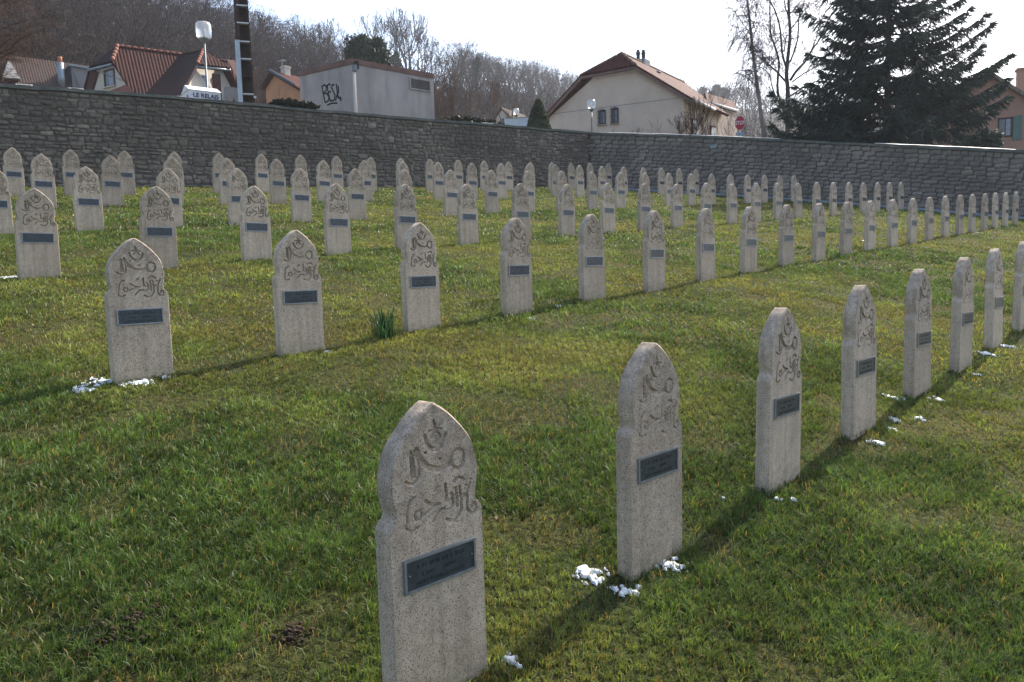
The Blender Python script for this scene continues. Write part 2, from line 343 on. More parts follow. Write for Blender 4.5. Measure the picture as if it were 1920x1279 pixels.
STONES = {
    'A': [(-0.258,2.183,-0.378), (0.545,2.975,-0.298), (1.351,3.766,-0.219), (2.133,4.557,-0.14), (2.923,5.347,-0.06), (3.713,6.138,0.016), (4.49,6.928,0.09), (5.276,7.718,0.166)],
    'B': [(-2.329,4.667,0.276), (-1.553,5.458,0.347), (-0.75,6.25,0.43), (0.058,7.041,0.504), (0.855,7.832,0.577), (1.657,8.624,0.659), (2.458,9.414,0.726), (3.247,10.205,0.795), (4.051,10.995,0.867), (4.849,11.786,0.937), (5.63,12.576,1.009), (6.411,13.367,1.084), (7.217,14.157,1.16), (8.003,14.948,1.238), (8.785,15.739,1.315), (9.577,16.53,1.399), (10.366,17.32,1.478), (11.14,18.111,1.556), (11.933,18.9,1.629), (12.715,19.691,1.712), (13.5,20.48,1.777), (14.292,21.27,1.857)],
    'C': [(-4.596,7.335,0.939), (-3.777,8.126,1.026), (-2.995,8.917,1.101), (-2.206,9.71,1.198), (-1.43,10.5,1.258), (-0.608,11.29,1.332), (0.208,12.081,1.409), (0.99,12.871,1.469), (1.799,13.663,1.557), (2.603,14.453,1.619), (3.399,15.242,1.678), (4.198,16.035,1.773), (4.983,16.823,1.824), (5.782,17.616,1.915), (6.568,18.406,1.986), (7.368,19.197,2.056), (8.154,19.989,2.148), (8.941,20.779,2.217), (9.737,21.57,2.288), (10.518,22.36,2.352), (11.303,23.15,2.424), (12.085,23.941,2.499), (12.865,24.732,2.579)],
    'D': [(-6.663,9.832,1.568), (-5.892,10.623,1.646), (-5.11,11.413,1.706), (-4.338,12.206,1.795), (-3.554,12.997,1.876), (-2.757,13.789,1.957), (-1.974,14.58,2.024), (-1.154,15.371,2.103), (-0.349,16.162,2.179), (0.463,16.953,2.252), (1.262,17.744,2.335), (2.07,18.534,2.395), (2.867,19.324,2.467), (3.645,20.114,2.531), (4.454,20.905,2.606), (5.262,21.695,2.674), (6.055,22.487,2.755), (6.849,23.277,2.819), (7.633,24.067,2.882), (8.423,24.858,2.962), (9.224,25.648,3.023), (9.998,26.44,3.102)],
    'E': [(-8.082,13.22,2.288), (-7.306,14.012,2.358), (-6.529,14.803,2.432), (-5.748,15.594,2.503), (-4.966,16.386,2.585), (-4.16,17.176,2.651), (-3.369,17.969,2.739), (-2.57,18.759,2.806), (-1.769,19.55,2.885), (-0.956,20.341,2.956), (-0.17,21.132,3.033), (0.633,21.922,3.101), (1.433,22.714,3.183), (2.246,23.504,3.252), (3.038,24.294,3.311), (3.848,25.085,3.378), (4.631,25.874,3.437), (5.417,26.667,3.52), (6.234,27.457,3.577), (7.021,28.247,3.64)],
    'F': [(-10.252,15.787,2.877), (-9.483,16.577,2.941), (-8.715,17.369,3.021), (-7.922,18.161,3.1), (-7.177,18.953,3.172), (-6.374,19.745,3.255), (-5.564,20.536,3.324), (-4.777,21.327,3.395), (-3.975,22.118,3.462), (-3.199,22.909,3.528), (-2.405,23.7,3.6), (-1.578,24.49,3.669), (-0.767,25.28,3.732), (0.053,26.07,3.797), (0.837,26.861,3.872), (1.623,27.652,3.945), (2.408,28.443,4.027), (3.206,29.235,4.118), (4.018,30.027,4.209)],
}
# ------------------------------------------------------------------ terrain
GK = (-1.7097, -1.006, 1.9623, -0.0633, 0.1458, -0.0813, -0.0057, -0.009, 0.0051, -0.002)
def gz(X, Y):
    x, y = np.asarray(X, float) / 10, np.asarray(Y, float) / 10
    k = GK
    return (k[0] + k[1] * x + k[2] * y + k[3] * x * x + k[4] * x * y + k[5] * y * y + k[6] * x**3 + k[7] * x * x * y + k[8] * x * y * y + k[9] * y**3)
def lz(X, Y):
    X, Y = np.asarray(X, float), np.asarray(Y, float); return gz(X, Y) + .012 * np.sin(X * 2.1 + 1) * np.sin(Y * 1.7) + .01 * np.sin(X * .9) * np.cos(Y * 1.1)
def ghit(px, py):
    r = ray(px, py); lo = 1.0
    for i in range(1, 4000):
        t = i * .012 + 1; p = r * t
        if p.z <= gz(p.x, p.y): return p
    return r * 45
ROW = math.radians(44.58); RC, RS = math.cos(ROW), math.sin(ROW)
WL0, WC, WR1 = Vector((-24, 11.6, 0)), Vector((3.9, 32.1, 0)), Vector((27.5, 19.0, 0))
WR0 = Vector((3.9, 31.45, 0))
def side(P0, P1, X, Y):      # signed distance, positive on the cemetery side (to the right of the left wall's line)
    d = (P1 - P0).normalized(); return (X - P0.x) * d.y - (Y - P0.y) * d.x
PATH_W = 1.25
# lawn sheet
nx, ny = 150, 140
gx, gy = np.meshgrid(np.linspace(-26, 30, nx), np.linspace(-9, 33.5, ny))
V = np.stack([gx, gy, gz(gx, gy) + .012 * np.sin(gx * 2.1 + 1) * np.sin(gy * 1.7) + .01 * np.sin(gx * .9) * np.cos(gy * 1.1)], -1).reshape(-1, 3)
idx = np.arange(nx * ny).reshape(ny, nx)
F = np.stack([idx[:-1, :-1], idx[:-1, 1:], idx[1:, 1:], idx[1:, :-1]], -1).reshape(-1, 4)
cx, cy = V[F, 0].mean(1), V[F, 1].mean(1)
keep = (side(WL0, WC, cx, cy) > -.35) & (side(WR0, WR1, cx, cy) > -.35)
lawn = link('lawn', mesh_np('lawn', V, F[keep].astype(np.int32), M['lawn'], True)); tag(lawn, 'sloping lawn between the rows of graves', 'lawn', kind='structure')

# paved path along the right wall
d = (WR1 - WR0).normalized(); nrm = Vector((d.y, -d.x, 0)); m = MB(); L = (WR1 - WR0).length
def pz(p): return float(gz(p.x, p.y))
for i in range(56):
    a, b = WR0 + d * (L * i / 56 + .01), WR0 + d * (L * (i + 1) / 56 - .006)
    q = []
    for p, o in ((a, .02), (b, .02), (b, PATH_W), (a, PATH_W)):
        e = p + nrm * o; q.append(Vector((e.x, e.y, pz(e) + .05)))
    m.prism(q[::-1], (0, 0, -.12))
tag(m.build('path', M['path']), 'blue grey paved path along the foot of the right wall', 'path', kind='structure')

# ------------------------------------------------------------------ walls
def wall(name, P0, P1, tops, thick, mat, label, rubble, n=60):
    """tops: pixels of the coping's top edge on the cemetery face"""
    d = (P1 - P0).normalized(); L = (P1 - P0).length; back = Vector((-d.y, d.x, 0)) * thick
    ang = math.atan2(d.y, d.x); pts = []
    for px, py in tops:
        p = on_wall(px, py, P0, ang); pts.append(((p - P0).dot(d), p.z))
    pts.sort(); s_, z_ = [p[0] for p in pts], [p[1] for p in pts]
    def top(s):
        if s < s_[0]: return z_[0] + (s - s_[0]) * (z_[1] - z_[0]) / (s_[1] - s_[0])
        if s > s_[-1]: return z_[-1] + (s - s_[-1]) * (z_[-1] - z_[-2]) / (s_[-1] - s_[-2])
        return float(np.interp(s, s_, z_))
    m = MB(); cop = MB()
    root = empty(name, (P0 + d * L / 2 + Vector((0, 0, pz(P0 + d * L / 2)))))
    rg = random.Random(3)
    jit = [rg.uniform(-.02, .02) for _ in range(n + 1)]
    for i in range(n):
        s0, s1 = L * i / n, L * (i + 1) / n
        a, b = P0 + d * s0, P0 + d * s1
        za, zb = top(s0) - .10, top(s1) - .10; ba, bb = pz(a) - .4, pz(b) - .4
        fz = lambda p, z: Vector((p.x, p.y, z))
        m.poly([fz(a, ba), fz(b, bb), fz(b, zb), fz(a, za)], [(s0, ba), (s1, bb), (s1, zb), (s0, za)])
        A, B = a + back, b + back
        m.poly([fz(B, bb), fz(A, ba), fz(A, za), fz(B, zb)], [(s1, bb), (s0, ba), (s0, za), (s1, zb)])
        o = d.cross(Vector((0, 0, 1))) * .06
        ja, jb = jit[i], jit[i + 1]
        sec = lambda p, z: [fz(p + o, z), fz(p - o + back, z), fz(p - o + back, z + .07), fz(p + back / 2, z + .115), fz(p + o, z + .085)]
        ea, eb = sec(a, za + ja), sec(b, zb + jb)
        for k in range(5): cop.poly([ea[k], eb[k], eb[(k + 1) % 5], ea[(k + 1) % 5]])
    for s in (0, L):
        a = P0 + d * s; z = top(s) - .10; bz = pz(a) - .4
        m.poly([Vector((a.x, a.y, bz)), Vector((a.x, a.y, z)), Vector(((a + back).x, (a + back).y, z)), Vector(((a + back).x, (a + back).y, bz))])
    m.build('mortar_core', M['mortar'], root)
    # every course follows the slope between the ground and the coping; each stone is a bulged block of its own shape
    sv, sf, suv = [], [], []; o1 = d.cross(Vector((0, 0, 1))); rw = random.Random(17 if rubble else 18)
    NR = 20 if rubble else 15; cuts = [0]
    for r_ in range(NR): cuts.append(cuts[-1] + rw.uniform(.7, 1.35))
    cuts = [c / cuts[-1] for c in cuts]
    for r_ in range(NR):
        s = rw.uniform(-.3, 0)
        while s < L:
            wd_ = rw.choice((rw.uniform(.09, .18), rw.uniform(.15, .28), rw.uniform(.24, .42))) if rubble else rw.uniform(.18, .52)
            sc_ = s + wd_ / 2
            if 0 < sc_ < L:
                q = P0 + d * sc_; zb_, zt_ = pz(q) - .06, top(sc_) - .105
                t0, t1 = cuts[r_], cuts[r_ + 1]
                if rubble and rw.random() < .10 and r_ < NR - 2: t1 = t0 + (cuts[r_ + 2] - t0) * rw.uniform(.75, 1)
                jt = .26 if rubble else .06
                lo, hi = zb_ + (zt_ - zb_) * (t0 + rw.uniform(-jt, jt) * (t1 - t0)), zb_ + (zt_ - zb_) * (t1 + rw.uniform(-jt, jt) * (t1 - t0))
                if r_ == NR - 1: hi = min(hi, zt_)
                hw, hh = wd_ / 2 - .009, (hi - lo) / 2 - .008; cz = (lo + hi) / 2; dep = rw.uniform(.008, .034) * (1 if rubble else .8); tl = rw.uniform(-.06, .06) if rubble else rw.uniform(-.025, .02)
                b = len(sv); e_ = .5 if rubble else .33
                for ring, (scl, dp) in enumerate(((1, -.02), (.985, dep * .55), (.80, dep))):
                    for k in range(10):
                        w_ = 2 * math.pi * (k + .5) / 10; cx, sx = math.cos(w_), math.sin(w_)
                        if ring == 0 and k == 0: jr = [rw.uniform(.90, 1.03) for _ in range(10)]
                        xx = math.copysign(abs(cx) ** e_, cx) * hw * scl * jr[k]; zz = math.copysign(abs(sx) ** e_, sx) * hh * scl * jr[k] + xx * tl
                        v_ = q + d * xx + o1 * dp; sv.append((v_.x, v_.y, cz + zz)); suv.append((sc_ + xx, cz + zz))
                for ring in range(2):
                    for k in range(10): sf.append((b + ring * 10 + k, b + ring * 10 + (k + 1) % 10, b + ring * 10 + 10 + (k + 1) % 10, b + ring * 10 + 10 + k))
                sf.append(tuple(b + 20 + k for k in range(10)))
            s += wd_
    uvl = [suv[i] for f_ in sf for i in f_]
    link('stonework', mesh_np('stonework', sv, sf, mat, False, uvl), root); cop.build('coping', M['coping'], root)
    tag(root, label, 'wall'); return top, d, L
topL, dL, LL = wall('stone_wall', WL0, WC, [(0, 156), (323, 180), (640, 208.6), (1118, 248.6)], .45, M['wall_l'],
     'dark rubble stone wall behind the back row, on the left, with a mossy coping', True)
topR, dR, LR = wall('stone_wall', WR0 + Vector((-.4, .2, 0)), WR1, [(1118, 248.6), (1280, 252.8), (1417.6, 258.8), (1636, 269), (1920, 281.7)], .45, M['wall_r'],
     'coursed grey stone wall beyond the paved path, on the right', False)
# snow and one painted lit edge on the copings, plaque on the right wall
def snow_or_edge_strip(P0, d, top, s0, s1, label, off, z=.02):
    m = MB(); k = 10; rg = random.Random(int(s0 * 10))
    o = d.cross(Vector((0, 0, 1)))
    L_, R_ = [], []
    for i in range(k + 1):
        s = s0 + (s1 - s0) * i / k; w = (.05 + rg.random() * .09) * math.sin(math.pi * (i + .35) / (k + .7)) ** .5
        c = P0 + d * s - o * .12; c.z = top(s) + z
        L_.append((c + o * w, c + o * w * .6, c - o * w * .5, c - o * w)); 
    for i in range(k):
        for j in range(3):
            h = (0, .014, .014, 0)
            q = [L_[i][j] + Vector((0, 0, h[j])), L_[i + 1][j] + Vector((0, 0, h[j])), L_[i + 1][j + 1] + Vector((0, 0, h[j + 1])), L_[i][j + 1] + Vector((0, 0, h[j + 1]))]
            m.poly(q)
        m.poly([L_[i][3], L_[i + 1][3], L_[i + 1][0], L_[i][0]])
    o2 = m.build('snow_or_lit_edge', M['snow'], None, True); tag(o2, label, 'snow', 'snow lying on the wall coping')
def s_of(px, py, P0, d): p = on_wall(px, py, P0, math.atan2(d.y, d.x)); return (p - P0).dot(d)
WRs = WR0 + Vector((-.4, .2, 0))
for x0, y0, x1, y1, lb in ((30, 158, 62, 161, 'thin snow on the wall coping below the old farmhouse roof'), (128, 164, 158, 167, 'snow on the wall coping left of the half-hipped house gable'),
                           (330, 180, 352, 183, 'snow crumbs on the coping below the white collection bin'), (905, 228, 930, 231, 'snow on the coping below the small far house'),
                           (966, 233, 978, 235, 'small snow bit on the coping under the pale blue shelter')):
    snow_or_edge_strip(WL0, dL, topL, s_of(x0, y0, WL0, dL), s_of(x1, y1, WL0, dL), lb, 0)
for x0, y0, x1, y1, lb in ((1122, 249, 1290, 253, 'long snow strip on the coping under the house gable'), (1295, 254, 1460, 261, 'long snow strip on the coping under the stop sign'),
                           (1640, 270, 1905, 281, 'thin pale strip standing for the lit coping edge below the spruce')):  # this last strip paints the lit coping edge in the snow colour
    snow_or_edge_strip(WRs, dR, topR, s_of(x0, y0, WRs, dR), s_of(x1, y1, WRs, dR), lb, 0)
p = on_wall(1337, 275, WRs, math.atan2(dR.y, dR.x)); m = MB(); m.box(p - Vector((-dR.y, dR.x, 0)) * .012, (.22, .03, .12), math.atan2(dR.y, dR.x))
tag(m.build('wall_plaque', M['enamel']), 'small blue grey plaque fixed to the right stone wall', 'plaque')

# ------------------------------------------------------------------ village ground and hill
AZ = np.linspace(-700, 2600, 150)
def ip(x, tab): return np.interp(x, [t[0] for t in tab], [t[1] for t in tab])
RB = ((-700, 66), (0, 72), (400, 84), (800, 105), (1000, 140), (1300, 200), (1500, 220), (2600, 220))
RCR = ((-700, 115), (0, 128), (430, 150), (600, 165), (800, 190), (900, 250), (1000, 310), (1100, 360), (1300, 430), (1500, 470), (2600, 470))
SKY = ((-700, -260), (0, -95), (200, -62), (430, -2), (500, 22), (560, 42), (640, 52), (700, 32), (780, 36), (830, 74), (900, 98), (960, 108), (1040, 128), (1095, 142), (1200, 152), (1330, 166), (1370, 158), (1450, 172), (1600, 186), (2600, 215))
PYB = ((-700, 300), (600, 330), (1000, 300), (1300, 290), (2600, 330))
def tree_h(px): return 13.0 + 9.0 * float(np.interp(px, (625, 665, 815, 850), (0, 1, 1, 0)))
def dirh(px, py):
    r = ray(px, py); h = math.hypot(r.x, r.y); return r.x / h, r.y / h, r.z / h
rowsV = []; hillP = {}
def terr(px, t):
    """t 0..1 along the hillside from its foot to the crest, >1 beyond"""
    rb, rc = ip(px, RB), ip(px, RCR)
    zb = rb * dirh(px, ip(px, PYB))[2]; zc = rc * dirh(px, ip(px, SKY))[2] - tree_h(px)
    ux, uy, _ = dirh(px, 200); r = rb + (rc - rb) * t
    if t <= 1: s = t * t * (3 - 2 * t) * .55 + t * .45; z = zb + (zc - zb) * s
    else: z = zc - (t - 1) * (rc - rb) * .25
    return Vector((ux * r, uy * r, z))
TS = list(np.linspace(0, 1, 16)) + [1.15, 1.5, 2.2]
Vh = np.array([[tuple(terr(px, t)) for t in TS] for px in AZ])
n1, n2 = len(AZ), len(TS); idx = np.arange(n1 * n2).reshape(n1, n2)
F = np.stack([idx[:-1, :-1], idx[1:, :-1], idx[1:, 1:], idx[:-1, 1:]], -1).reshape(-1, 4).astype(np.int32)
tag(link('hill', mesh_np('hill', Vh.reshape(-1, 3), F, M['hill'], True)), 'wooded hillside rising behind the village', 'hill', kind='structure')
def wall_r(px):
    """distance along the azimuth to just behind the cemetery walls"""
    ux, uy, _ = dirh(px, 200); best = 40.0
    for P0, P1 in ((WL0 - dL * 60, WC), (WRs, WR1 + dR * 80)):
        dd = P1 - P0; det = ux * -dd.y + uy * dd.x
        if abs(det) < 1e-6: continue
        t = (P0.x * -dd.y + P0.y * dd.x) / det; s = (ux * P0.y - uy * P0.x) / det
        if t > 0 and -.01 < s < 1.01: best = t; break
    return best
Vv = []
for px in AZ:
    ux, uy, _ = dirh(px, 200); r0 = min(wall_r(px), 45) + .42; e = terr(px, 0); r1 = math.hypot(e.x, e.y)
    bx, by = ux * r0, uy * r0; z0 = float(gz(min(max(bx, -25), 26), min(by, 33))) + .55
    col = []
    for t in np.linspace(0, 1, 14):
        r = r0 + (r1 - r0) * t ** 1.4; col.append((ux * r, uy * r, z0 + (e.z - z0) * (t ** 1.4) if t < 1 else e.z))
    Vv.append(col)
Vv = np.array(Vv); n2 = 14; idx = np.arange(n1 * n2).reshape(n1, n2)
F = np.stack([idx[:-1, :-1], idx[1:, :-1], idx[1:, 1:], idx[:-1, 1:]], -1).reshape(-1, 4).astype(np.int32)
tag(link('village_ground', mesh_np('village_ground', Vv.reshape(-1, 3), F, M['soil'], True)), 'ground of the village beyond the walls', 'ground', kind='structure')
def vz(x, y):
    """height of the village ground under a point"""
    r = math.hypot(x, y); px = None
    lo, hi = -700.0, 2600.0
    a = math.atan2(x, y)
    for _ in range(40):
        mid = (lo + hi) / 2; ux, uy, _z = dirh(mid, 200)
        if math.atan2(ux, uy) < a: lo = mid
        else: hi = mid
    px = lo; r0 = min(wall_r(px), 45) + .42; e = terr(px, 0); r1 = math.hypot(e.x, e.y)
    ux, uy, _ = dirh(px, 200); z0 = float(gz(min(max(ux * r0, -25), 26), min(uy * r0, 33))) + .55
    f = min(max((r - r0) / (r1 - r0), 0), 1); return z0 + (e.z - z0) * f

# ------------------------------------------------------------------ gravestones
SH, SW, ST, BURY = .92, .179, .074, .22
OUT = [(.0, .920), (.007, .9175), (.020, .910), (.053, .887), (.108, .833), (.143, .785), (.160, .730), (.1645, .690), (.160, .645), (.1525, .607), (.1555, .590), (.168, .577), (.1775, .562), (.179, .545), (.179, -BURY)]
_oz = np.array([o[1] for o in OUT])[::-1]; _ow = np.array([o[0] for o in OUT])[::-1]
def _smooth():
    P = np.array(OUT[:-1]); t = np.arange(len(P)); T = np.linspace(0, len(P) - 1, 12 * (len(P) - 1) + 1); res = []
    for q in T:
        i = min(int(q), len(P) - 2); u = q - i; a, b, c, e = P[max(i - 1, 0)], P[i], P[i + 1], P[min(i + 2, len(P) - 1)]
        res.append(.5 * (2 * b + (c - a) * u + (2 * a - 5 * b + 4 * c - e) * u * u + (3 * b - a - 3 * c + e) * u ** 3))
    return np.array(res + [OUT[-1]])
_sm = _smooth()[::-1]; _sm = _sm[np.argsort(_sm[:, 1], kind='stable')]
def half_w(z): return np.interp(z, _sm[:, 1], np.maximum(_sm[:, 0], 0))
# strokes of the carved inscription, read off the second row's nearest stone
STROKES = [   # (width, points) in photo pixels of that stone's crown
    (26, [(548, 352), (565, 405), (605, 455), (655, 482), (700, 484), (745, 462), (785, 415), (815, 350)]), (16, [(590, 455), (650, 492), (705, 494), (760, 455)]),
    (13, [(665, 215), (685, 290)]), (13, [(600, 312), (690, 292)]), (13, [(690, 292), (770, 300)]), (13, [(690, 295), (632, 372)]), (13, [(700, 300), (745, 375)]), (12, [(690, 250), (690, 330)]),
    (30, [(438, 462), (470, 520), (510, 575), (570, 622), (630, 648), (700, 660), (775, 652), (830, 636), (872, 606)]), (30, [(500, 590), (575, 645), (660, 678), (760, 674), (850, 640)]),
    (20, [(1035, 528), (995, 505), (945, 502), (895, 530), (872, 580), (885, 640), (920, 675), (965, 685), (1010, 665), (1035, 620), (1042, 560)]),
    (18, [(366, 478), (368, 600), (372, 712)]), (18, [(420, 486), (448, 540), (466, 610), (460, 690), (425, 750), (375, 770), (325, 762), (292, 742)]), (14, [(392, 490), (400, 600), (410, 710)]),
    (16, [(540, 505), (552, 505)]), (16, [(720, 570), (732, 570)]),
    (17, [(405, 884), (350, 905), (318, 950), (298, 1030), (293, 1100), (275, 1150), (320, 1184), (370, 1182), (410, 1160)]),
    (18, [(455, 1008), (405, 1020), (385, 1060), (405, 1095), (450, 1092), (475, 1050), (455, 1008)]),
    (22, [(525, 935), (560, 962), (610, 982), (700, 988)]), (15, [(690, 988), (620, 1005), (560, 1030), (500, 1062)]), (15, [(640, 868), (690, 822)]),
    (19, [(782, 815), (788, 890), (792, 962), (850, 962), (868, 938)]), (19, [(918, 862), (926, 950), (930, 1036)]), (15, [(850, 900), (880, 930), (880, 1010), (840, 1046), (770, 1050)]),
    (19, [(895, 800), (940, 770), (1000, 772), (1032, 800)]), (18, [(975, 1075), (945, 1128), (890, 1162), (835, 1162), (785, 1138)]), (18, [(968, 850), (985, 960), (982, 1070)]),
    (15, [(760, 1032), (705, 1042), (660, 1078), (610, 1140)]),
    (18, [(1110, 832), (1090, 880), (1068, 930), (1010, 940), (965, 945)]), (18, [(1072, 950), (1062, 1040), (1078, 1100), (1120, 1130), (1165, 1118), (1188, 1070), (1170, 1030), (1130, 1035), (1122, 1070)]),
    (13, [(1050, 850), (1060, 852)]), (13, [(1120, 800), (1132, 804)])]
def stroke_local(x, y): return ((x - 672) / 620 * .164 * 1.12, .913 - (y + .084 * (x - 655) - 95) * .000343)
def carve_depth(X, Z):
    D = np.zeros_like(X)
    for w, pts in STROKES:
        q = [stroke_local(*p) for p in pts]; hw = w / 620 * .164 * .66 + .0005
        dist = np.full_like(X, 9.)
        for (x0, z0), (x1, z1) in zip(q[:-1], q[1:]):
            dx, dz = x1 - x0, z1 - z0; t = np.clip(((X - x0) * dx + (Z - z0) * dz) / (dx * dx + dz * dz + 1e-12), 0, 1)
            dist = np.minimum(dist, np.hypot(X - x0 - t * dx, Z - z0 - t * dz))
        e = np.clip((hw * 1.35 - dist) / (hw * .55), 0, 1); D = np.maximum(D, e * e * (3 - 2 * e))
    return D
def build_stone(hi):
    nr, nc = (190, 110) if hi else (84, 46)
    ch = .005
    zs = np.concatenate([np.linspace(-BURY, .53, 8 if not hi else 12), np.linspace(.54, SH - .012, nr), SH - .012 + np.array([.003, .006, .008, .0095, .0108])])
    w = np.maximum(half_w(zs) - ch, half_w(zs) * .35); s = np.linspace(-1, 1, nc)
    X = w[:, None] * s[None]; Z = np.repeat(zs[:, None], nc, 1)
    D = carve_depth(X, Z)
    rng = np.random.default_rng(5)
    Y = -ST / 2 + D * .0125
    V = np.stack([X, Y, Z], -1).reshape(-1, 3); R = len(zs); idx = np.arange(R * nc).reshape(R, nc)
    Q = np.stack([idx[:-1, :-1], idx[:-1, 1:], idx[1:, 1:], idx[1:, :-1]], -1).reshape(-1, 4)
    carved = (D.reshape(-1)[Q] > .04).any(1)
    # ring: up the left side of the face, over the top and down the right side
    ring = list(idx[:, 0]) + list(idx[::-1, -1]); n = len(ring)
    rp = V[ring]; full = rp.copy(); hwid = half_w(np.minimum(zs + (zs > .6) * 0, SH))
    full[:R, 0] = -hwid; full[R:, 0] = hwid[::-1]
    full[:, 2] += np.where(full[:, 2] > .70, ch * np.clip((full[:, 2] - .70) / .2, 0, 1) * 1.25, 0)
    ks = 15 if hi else 5; chip = np.convolve(np.abs(rng.normal(0, .003, n + ks - 1)), np.ones(ks) / ks, 'valid') * (full[:, 2] > 0)
    base = len(V); rings = []
    for y, src, sh in ((-ST / 2 + ch, full, 1), (-ST / 6, full, .6), (ST / 6, full, .6), (ST / 2 - ch, full, 1), (ST / 2, rp, 0)):
        r = src.copy(); r[:, 0] -= np.sign(r[:, 0]) * chip * sh; r[:, 1] = y; rings.append(r)
    VV = np.concatenate([V] + rings); faces = [tuple(q) for q in Q[~carved]]
    prev = ring
    for k in range(5):
        cur = [base + k * n + i for i in range(n)]
        for i in range(n - 1): faces.append((prev[i], cur[i], cur[i + 1], prev[i + 1]))
        prev = cur
    for i in range(R - 1): a, b = prev[i], prev[i + 1]; c, dd = prev[n - 2 - i], prev[n - 1 - i]; faces.append((a, b, c, dd))
    body = mesh_np('gravestone', VV, [f[::-1] if False else f for f in faces], M['concrete'], True)
    bm = bmesh.new(); bm.from_mesh(body); bmesh.ops.remove_doubles(bm, verts=bm.verts, dist=1e-6)
    loose = [v for v in bm.verts if not v.link_faces]; bmesh.ops.delete(bm, geom=loose, context='VERTS')
    bm.to_mesh(body); bm.free()
    body.set_sharp_from_angle(angle=math.radians(38))
    ins = mesh_np('inscription', V, Q[carved].astype(np.int32), M['concrete'], True)
    bm = bmesh.new(); bm.from_mesh(ins); bmesh.ops.delete(bm, geom=[v for v in bm.verts if not v.link_faces], context='VERTS'); bm.to_mesh(ins); bm.free()
    ins.set_sharp_from_angle(angle=math.radians(70))
    return body, ins
PW, PH, PZ = .272, .104, .415
def build_plate():
    p = MB(); p.box((0, -ST / 2 - .003, PZ), (PW - .012, .006, PH - .012)); plate = p.me('name_plate', M['plate'])
    r = MB(); t = .0075; y = -ST / 2 - .0045
    for cx, cz, sx, sz in ((0, PZ + PH / 2 - t / 2, PW, t), (0, PZ - PH / 2 + t / 2, PW, t), (-PW / 2 + t / 2, PZ, t, PH - 2 * t), (PW / 2 - t / 2, PZ, t, PH - 2 * t)):
        r.box((cx, y, cz), (sx, .009, sz))
    rim = r.me('rim', M['plate_rim'])
    v = MB()
    v.lathe((0, 0, 0), [(.0045, 0), (.0042, .002), (.002, .0035)], 10)
    vv = np.array(v.v); vv = vv[:, [0, 2, 1]] * np.array([1, -1, 1]); riv = mesh_np('rivet', vv, v.f, M['rivet'], True)
    return plate, rim, riv
def text_mesh(body, size, mat, extrude=.0006, bold=0):
    cu = bpy.data.curves.new('t', 'FONT'); cu.body = body; cu.size = size; cu.extrude = extrude; cu.align_x = 'CENTER'; cu.align_y = 'CENTER'; cu.resolution_u = 2; cu.offset = bold
    o = bpy.data.objects.new('t', cu); COL.objects.link(o)
    dg = bpy.context.evaluated_depsgraph_get(); me = bpy.data.meshes.new_from_object(o.evaluated_get(dg))
    bpy.data.objects.remove(o); bpy.data.curves.remove(cu); me.materials.clear(); me.materials.append(mat); return me
def lettering_mesh():
    """the readable line at the foot of the plate and the worn, unreadable strokes above it"""
    me = text_mesh('MORT POUR LA FRANCE', .0165, M['letter'])
    V = np.empty(len(me.vertices) * 3, np.float32); me.vertices.foreach_get('co', V); V = V.reshape(-1, 3)
    V = np.stack([V[:, 0], -ST / 2 - .0062 - V[:, 2] * .8, V[:, 1] + PZ - .030], -1); me.vertices.foreach_set('co', V.ravel().astype(np.float32))
    me.name = 'lettering'; me.update()
    s = MB(); rg = random.Random(4)
    for zc, h, x0, x1, gap in ((PZ + .022, .017, -.10, .10, .25), (PZ - .004, .011, -.07, -.02, .1), (PZ - .004, .011, .01, .07, .2)):
        x = x0
        while x < x1:
            w = rg.uniform(.003, .008)
            if rg.random() > gap: s.box((x, -ST / 2 - .0063, zc + rg.uniform(-.0015, .0015)), (w, .0008, h * rg.uniform(.6, 1)))
            x += w + rg.uniform(.002, .005)
    worn = s.me('worn_lettering', M['letter'])
    return me, worn
STONE_HI, STONE_LO = build_stone(True), build_stone(False)
PLATE, RIM, RIV = build_plate(); LETTER, WORN = lettering_mesh()
ORD = ('first second third fourth fifth sixth seventh eighth ninth tenth eleventh twelfth thirteenth fourteenth fifteenth sixteenth seventeenth eighteenth nineteenth twentieth twenty-first twenty-second twenty-third').split()
ROWN = dict(A='front row nearest the camera', B='second row from the front', C='third row from the front', D='fourth row from the front', E='fifth row, one before the wall', F='back row along the rubble wall')
FOOT = []
def parented(name, me, root):
    o = bpy.data.objects.new(name, me); COL.objects.link(o); o.parent = root; return o
srg = random.Random(21)
